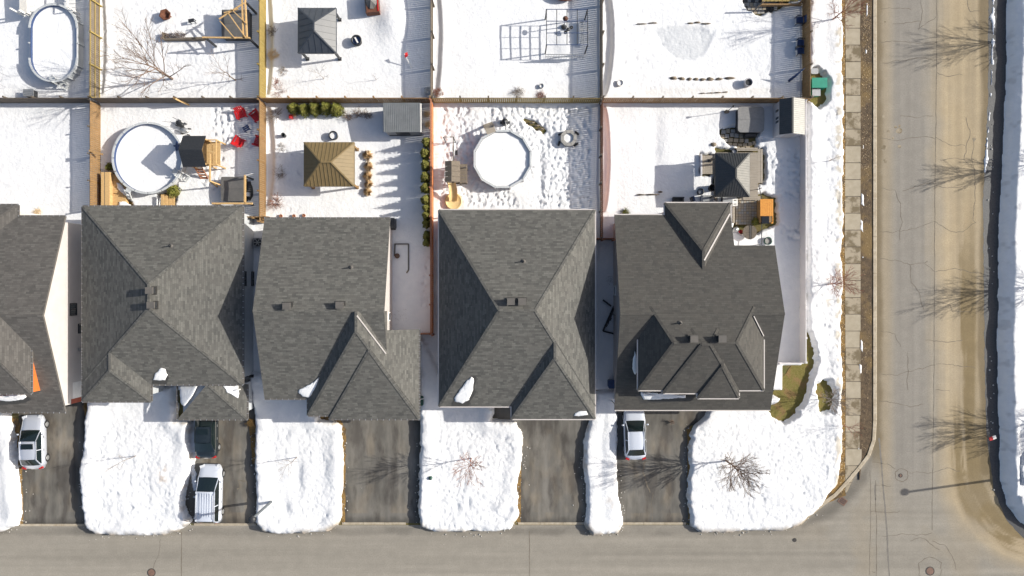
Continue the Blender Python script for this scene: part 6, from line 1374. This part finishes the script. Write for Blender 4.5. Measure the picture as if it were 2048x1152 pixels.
def deck_chair(label, px, py, rz, first=[None]):
    x, y = S(px, py, .4)
    if first[0] is not None: return dup(first[0], (x, y, .25), rz, label)
    t = thing('patio_chair', label, 'chair', (x, y, .25), rz, 'black patio chairs by the tall fence'); MB().box(-.28, .28, -.28, .28, .38, .42).build('seat', 'navy', t, world=False); MB().bar((-.28, .3, .4), (-.28, .38, .95), .05).build('back_post', 'black', t, world=False); MB().bar((.28, .3, .4), (.28, .38, .95), .05).build('back_post', 'black', t, world=False); MB().box(-.28, .28, .33, .37, .5, .95).build('backrest', 'navy', t, world=False)
    for s_ in (-1, 1):
        MB().box(s_ * .31 - .03, s_ * .31 + .03, -.3, .35, .6, .64).build('arm', 'black', t, world=False)
        for sy in (-.28, .3): MB().bar((s_ * .3, sy, 0), (s_ * .3, sy, .62), .045).build('leg', 'black', t, world=False)
    first[0] = t; return t
deck_chair('black patio chair nearest the top edge against the tall brown fence', 1597, 43, -1.57); deck_chair('middle black patio chair against the tall brown fence', 1599, 88, -1.65); deck_chair('lowest black patio chair against the tall brown fence', 1599, 104, -1.5)
# passage things
t = thing('air_conditioner', 'grey air conditioner unit in the gap between the second and middle houses', 'air conditioner', S3(516, 485, .7)); MB().box(-.38, .38, -.38, .38, -.7, .1).build('casing', 'grey_metal', t, world=False); MB().lathe([(.33, .12), (.30, .13), (.1, .14), (0, .14)], 16).build('fan_grille', 'black', t, world=False)
b = MB()
for k in range(6): a = k * 1.047; b.bar((0, 0, .15), (.3 * math.cos(a), .3 * math.sin(a), .15), .05, .01)
b.build('fan_blade', 'steel', t, world=False)
t = thing('folding_bike', 'black bicycle leaning in the gap beside the corner house wall', 'bicycle', S3(1219, 635, .5), 1.2)
for sx in (-.5, .5):
    w_ = MB(); w_.tube([(.32 * math.cos(k * .4), 0, .33 + .32 * math.sin(k * .4)) for k in range(17)], .025, 5); w_.build('wheel', 'tyre', t, world=False).location = (sx, 0, 0)
f = MB(); 
for a, b_ in (((-.5, 0, .33), (-.1, 0, .75)), ((-.1, 0, .75), (.35, 0, .8)), ((-.5, 0, .33), (0, 0, .3)), ((0, 0, .3), (.35, 0, .8)), ((.35, 0, .9), (.5, 0, .33))): f.bar(a, b_, .05)
f.build('frame', 'black', t, world=False); MB().bar((.32, -.25, .95), (.32, .25, .95), .04).build('handlebar', 'black', t, world=False); MB().box(-.22, .02, -.07, .07, .8, .86).build('saddle', 'black', t, world=False)
t = thing('trellis', 'black l shaped timber edging on the snow by the corner house wall', 'garden edging', S3(1212, 650, .4))
for a, b_ in (((1228, 612), (1206, 662)), ((1206, 662), (1230, 668)), ((1206, 600), (1222, 612))): MB().bar(S3(a[0], a[1], .42), S3(b_[0], b_[1], .42), .13, .15).build('timber', 'black', t)
t = thing('blue_bin', 'royal blue recycling bin at the front left corner of the corner house', 'bin', S3(1222, 767, .6)); MB().prism(rounded(.5, .62, .1), -.6, .35).build('body', 'navy', t, world=False); MB().prism(rounded(.56, .68, .1), .36, .42).build('lid', 'navy', t, world=False); MB().bar((-.2, -.36, .3), (.2, -.36, .3), .05).build('handle', 'black', t, world=False)
t = thing('gas_meter', 'small grey gas meter on the wall gap above the second lawn', 'gas meter', S3(504, 752, .8)); MB().box(-.2, .15, -.12, .12, -.3, .1).build('body', 'black', t, world=False); MB().tube([(0, 0, .1), (-.2, 0, .3), (-.4, 0, .3)], .03, 6).build('pipe', 'black', t, world=False)
for i, (px, py, l) in enumerate(((843, 800, 'black covered bin in the gap left of the fourth house'), (1326, 838 - 400 + 0, '')[:2] + ('x',),)):
    if i == 0: t = thing('covered_bin', l, 'bin', S3(px, py, .4)); MB().prism(rounded(.45, .8, .15), -.4, .5).build('body', 'green_dark', t, world=False); MB().bar((-.15, .1, .52), (.25, .2, .52), .07).build('handle', 'white', t, world=False)

# ---------------------------------------------------------------- utility boxes, lamp, bins, manholes
t = thing('utility_box', 'teal green electrical cabinet beside the tall brown fence on the thawed grass', 'utility box', S3(1631, 180)); MB().box(-.62, .55, -.02, .72, 0, .85).build('cabinet', 'teal', t, world=False); MB().box(-.66, .59, -.06, .76, .85, .92).build('lid', 'teal', t, world=False); MB().box(-.5, .1, -.62, -.08, 0, .6).build('lower_cabinet', 'teal', t, world=False); MB().box(-.54, .14, -.66, -.06, .6, .65).build('lower_lid', 'steel', t, world=False); MB().box(.551, .57, .1, .5, .3, .6).build('door', 'teal', t, world=False)
t = thing('utility_pedestal', 'small pale utility pedestal above the teal cabinet', 'utility box', S3(1624, 146)); MB().prism(rounded(.55, .42, .12), 0, .5).build('body', 'stone2', t, world=False); MB().prism(rounded(.6, .47, .12), .5, .54).build('lid', 'steel', t, world=False)
def lamp(label, px, py, h, arm, z0=0.0):
    x, y = S(px, py, z0); t = thing('street_lamp', label, 'street lamp', (x, y, 0)); MB().tube([(0, 0, 0), (0, 0, .5), (0, 0, h)], [.13, .115, .09], 10).build('pole', 'pole_grey', t, world=False)
    MB().tube([(0, 0, h - .3), (arm[0] * .5, arm[1] * .5, h + .05), (arm[0], arm[1], h + .1)], [.06, .05, .05], 8).build('arm', 'pole_grey', t, world=False)
    o = MB().lathe([(0, .0), (.22, .02), (.30, .08), (.28, .18), (.14, .26), (0, .27)], 14).build('lamp_head', 'black', t, world=False); o.location = (arm[0], arm[1], h); MB().lathe([(.15, -.01), (0, -.02)], 12).build('lens', 'lamp_clear', o, world=False).location = (0, 0, 0)
    MB().lathe([(.2, 0), (.2, .12), (.11, .2)], 12).build('base', 'concrete', t, world=False); return t
lamp('grey street lamp leaning over the kerb beside the driveway of the white minivan', 543, 1003, 4.85, (-.02, -.06), .5)
lamp('street lamp beyond the right edge casting the long straight shadow on the road', 2078, 947, 6.4, (-.02, .02))
t = thing('compost_bin', 'small dark green cover in the third lawn left of the reddish tree', 'garden bin', S3(861, 956, .7)); MB().lathe([(.2, -.5), (.17, .1), (.1, .18), (0, .2)], 6).build('body', 'green_dark', t, world=False); MB().box(-.05, .05, -.02, .02, .2, .26).build('knob', 'black', t, world=False)
x, y = S(1975, 873, .3); t = thing('road_marker', 'small red and white leaning marker at the edge of the right snowbank', 'road marker', (x, y, 0), .35); MB().bar((0, 0, 0), (0, 0, .9), .05).build('stake', 'wood_grey', t, world=False); MB().box(-.28, .02, -.14, .14, .9, .95).build('red_plate', 'red', t, world=False); MB().box(.02, .3, -.14, .14, .9, .95).build('white_plate', 'white', t, world=False)
def manhole(label, px, py, r, m, collar=None):
    x, y = S(px, py); t = thing('manhole_cover', label, 'manhole cover', (x, y, 0)); MB().cyl((0, 0), r, .0, .018, 24).build('lid', m, t, world=False)
    b = MB(); ring(b, [((r + .07) * math.cos(k * .2618), (r + .07) * math.sin(k * .2618)) for k in range(24)], [((r + .01) * math.cos(k * .2618), (r + .01) * math.sin(k * .2618)) for k in range(24)], 0, .022); b.build('frame', 'tar', t, world=False)
    b = MB(); 
    for k in range(-2, 3): b.box(-r * .7, r * .7, k * r * .28 - .015, k * r * .28 + .015, .018, .024)
    b.build('grip_bars', m, t, world=False)
manhole('reddish round manhole cover in the street below the first lawn', 303, 1145, .28, 'iron'); manhole('reddish manhole cover at the bottom of the junction inside a cracked ring', 1860, 1142, .30, 'iron'); manhole('small manhole cover in the middle of the junction', 1801, 951, .10, 'iron'); manhole('tiny valve cover in the street below the corner lawn', 1589, 1080, .10, 'tar')
x, y = S(1685, 1002); t = thing('storm_drain', 'square storm drain grate tucked against the curved kerb', 'storm drain', (x, y, 0), -.65); b = MB(); ring(b, [(-.34, -.28), (.34, -.28), (.34, .28), (-.34, .28)], [(-.27, -.21), (.27, -.21), (.27, .21), (-.27, .21)], 0, .03); b.build('frame', 'iron', t, world=False); MB().box(-.27, .27, -.21, .21, 0, .010).build('sump', 'black', t, world=False)
for k in range(6): MB().box(-.25 + k * .09, -.21 + k * .09, -.21, .21, .010, .026).build('bar', 'iron', t, world=False)

# ---------------------------------------------------------------- cars
def car(label, name, cat, px, py, rz, L, W, H, paint, ys, roofw=.62, sunroof=False, rails=False, deck_h=.98, hood_h=1.0, interior='black', grp=None):
    """ys = (front bumper, windscreen base, windscreen top, rear glass top, rear glass base, rear bumper) along the car, front positive"""
    x, y = S(px, py, .8); t = thing(name, label, cat, (x, y, 0.01), rz, grp); f0, wb_, wt, rt, rb_, r0 = ys; hw = W / 2
    b = MB(); st = [(f0, .62, .45, .55), (f0 - .12, .80, .30, .74), (f0 - .45, .93, .22, .86), (f0 - .9, .985, .2, hood_h - .08), (wb_ + .05, 1.0, .2, hood_h), (wb_ - .5, 1.0, .2, hood_h), (0, 1.0, .2, hood_h), (rb_ + .3, .995, .2, deck_h), (rb_ - .05, .98, .2, deck_h), (r0 + .35, .95, .22, deck_h - .03), (r0 + .1, .87, .3, deck_h - .14), (r0, .72, .42, .6)]
    prof = [(0, 1), (.45, .995), (.78, .95), (.93, .84), (1.0, .58), (.985, .25), (.86, 0)]; n = 13; vs = []
    for (yy, wf, zb, zt) in st:
        row = [(-a * hw * wf, yy, zb + (zt - zb) * c) for a, c in prof[::-1]] + [(a * hw * wf, yy, zb + (zt - zb) * c) for a, c in prof[1:]]; vs += row
    fs = [(i * n + k, i * n + k + 1, (i + 1) * n + k + 1, (i + 1) * n + k) for i in range(len(st) - 1) for k in range(n - 1)]
    fs += [tuple(range(n - 1, -1, -1)), tuple((len(st) - 1) * n + k for k in range(n))]; fs += [((i) * n, (i + 1) * n, (i + 1) * n + n - 1, i * n + n - 1) for i in range(len(st) - 1)]
    b.add(vs, fs, 0, True)
    # roof skin and pillars
    nr = 6; rv = []; rw = hw * roofw + .08
    for i in range(nr + 1):
        yy = wt + (rt - wt) * i / nr; zz = H - .05 * (2 * i / nr - 1) ** 2 - .01; wj = rw * (1 - .05 * (2 * i / nr - 1) ** 2)
        for k in range(7): u = k / 3 - 1; rv.append((u * wj, yy, zz - .055 * u ** 4 - .02 * u * u))
    b.add(rv, [(i * 7 + k, i * 7 + k + 1, (i + 1) * 7 + k + 1, (i + 1) * 7 + k) for i in range(nr) for k in range(6)], 0, True)
    bw_ = hw * .86; zb = hood_h - .03
    for s_ in (-1, 1):
        b.bar((s_ * bw_, wb_, zb), (s_ * rw * .95, wt, H - .11), .05, .05); b.bar((s_ * bw_, rb_, deck_h - .03), (s_ * rw * .95, rt, H - .11), .07, .05); b.bar((s_ * rw, wt, H - .08), (s_ * rw, rt, H - .08), .06, .06)
        ymid = (wt + rt) / 2; b.bar((s_ * hw * .90, ymid, hood_h - .05), (s_ * rw, ymid, H - .08), .07, .03)
    b.build('body', paint, t, world=False)
    def glass(name_, P, bulge=.05, nu=6, nv=4, out=None):
        g_ = MB(); vv = []; a, c, d2, e = [Vector(p) for p in P]; nn = (c - a).cross(e - a).normalized(); 
        if out is not None and nn.dot(Vector(out)) < 0: nn = -nn
        for i in range(nv + 1):
            for k in range(nu + 1):
                u, v = k / nu, i / nv; p = a.lerp(c, u).lerp(e.lerp(d2, u), v); vv.append(p + nn * bulge * (1 - (2 * u - 1) ** 2))
        g_.add(vv, [(i * (nu + 1) + k, i * (nu + 1) + k + 1, (i + 1) * (nu + 1) + k + 1, (i + 1) * (nu + 1) + k) for i in range(nv) for k in range(nu)], 0, True); return g_.build(name_, 'car_glass', t, world=False)
    glass('windscreen', [(-bw_, wb_, zb), (bw_, wb_, zb), (rw * .93, wt, H - .07), (-rw * .93, wt, H - .07)], .10, out=(0, 1, 1)); glass('rear_window', [(-bw_ * .95, rb_, deck_h - .02), (bw_ * .95, rb_, deck_h - .02), (rw * .9, rt, H - .07), (-rw * .9, rt, H - .07)], .07, out=(0, -1, 1))
    for s_ in (-1, 1): glass('side_window', [(s_ * hw * .90, wb_ - .1, hood_h - .06), (s_ * hw * .90, rb_ + .1, hood_h - .06), (s_ * rw * .98, rt + .02, H - .09), (s_ * rw * .98, wt - .02, H - .09)], .02, out=(s_, 0, .4))
    for s_ in (-1, 1):
        for yy in (f0 - .85, r0 + .85):
            w_ = MB().lathe([(.16, .11), (.30, .11), (.33, .07), (.33, -.07), (.30, -.11), (.0, -.11)], 18).build('wheel', 'tyre', t, world=False); w_.matrix_local = Matrix.Translation((s_ * (hw - .10), yy, .33)) @ Matrix.Rotation(R(90) * s_, 4, 'Y')
            MB().lathe([(.0, .10), (.08, .12), (.2, .115), (.21, .10)], 10).build('rim', 'steel', w_, world=False)
            MB().lathe([(.35, .0), (.40, .012), (.40, -.012)], 14).build('arch', 'black', w_, world=False)
        m_ = MB(); m_.blob((s_ * (hw + .10), wb_ - .32, hood_h + .03), (.11, .08, .07), 3, 8, 5, 0); m_.build('wing_mirror', paint, t, world=False)
        MB().obox((s_ * hw * .70, f0 - .20, .70), (.36, .26, .12), s_ * -.35).build('headlight', 'lamp_clear', t, world=False); MB().obox((s_ * hw * .74, r0 + .14, .80), (.30, .16, .16), s_ * .3).build('tail_light', 'tail_red', t, world=False)
        for yy in (.35, -.7): MB().box(*sorted((s_ * hw, s_ * (hw + .025))), yy, yy + .18, .78, .82).build('door_handle', 'steel', t, world=False)
        if rails: MB().tube([(s_ * rw * .92, wt - .15, H - .04), (s_ * rw * .93, wt - .35, H + .03), (s_ * rw * .93, rt + .35, H + .03), (s_ * rw * .92, rt + .15, H - .04)], .02, 6).build('roof_rail', 'steel', t, world=False)
    for s_ in (-1, 1): MB().bar((s_ * .12 - .25, wb_ + .03, hood_h + .012), (s_ * .12 + .25, wb_ - .06, hood_h + .06), .025).build('wiper', 'black', t, world=False)
    MB().box(-.26, .26, r0 - .012, r0 + .02, .5, .62).build('number_plate', 'white', t, world=False); MB().box(-hw * .55, hw * .55, f0 - .005, f0 + .02, .42, .58).build('grille', 'black', t, world=False)
    if sunroof: MB().prism([(-rw * .72, wt - .62), (rw * .72, wt - .62), (rw * .72, wt - .18), (-rw * .72, wt - .18)], H - .03, H + .012).build('sunroof', 'car_glass', t, world=False)
    return t
car('silver car with dark sunroof on the leftmost driveway, nose to the garage', 'parked_car', 'car', 65, 885, .02, 4.5, 1.86, 1.5, 'paint_silver', (2.25, 1.04, .2, -1.28, -1.80, -2.22), .64, True, False, 1.02, 1.02)
mv = car('white minivan with ribbed roof and roof rails near the kerb on the second driveway', 'parked_van', 'minivan', 419, 988, -.02, 4.9, 1.92, 1.72, 'paint_white', (2.42, 1.42, .42, -2.0, -2.25, -2.42), .70, False, True, 1.1, 1.08)
for k in range(-2, 3): MB().bar((k * .2, .3, 1.715), (k * .2, -1.6, 1.715), .045, .02).build('roof_rib', 'paint_white', mv, world=False)
car('black car with its front hidden under the garage eave of the second house', 'parked_car', 'car', 412, 862, .0, 4.6, 1.82, 1.5, 'paint_black', (2.35, 1.15, .45, -.85, -1.65, -2.28), .64, True, False, 1.04, 1.0)
car('white saloon car beside the narrow snow strip on the driveway of the corner house', 'parked_car', 'car', 1270, 868, .03, 4.35, 1.82, 1.45, 'paint_white', (2.18, 1.12, .3, -1.17, -1.70, -2.15), .62, False, False, 1.0, 1.0)
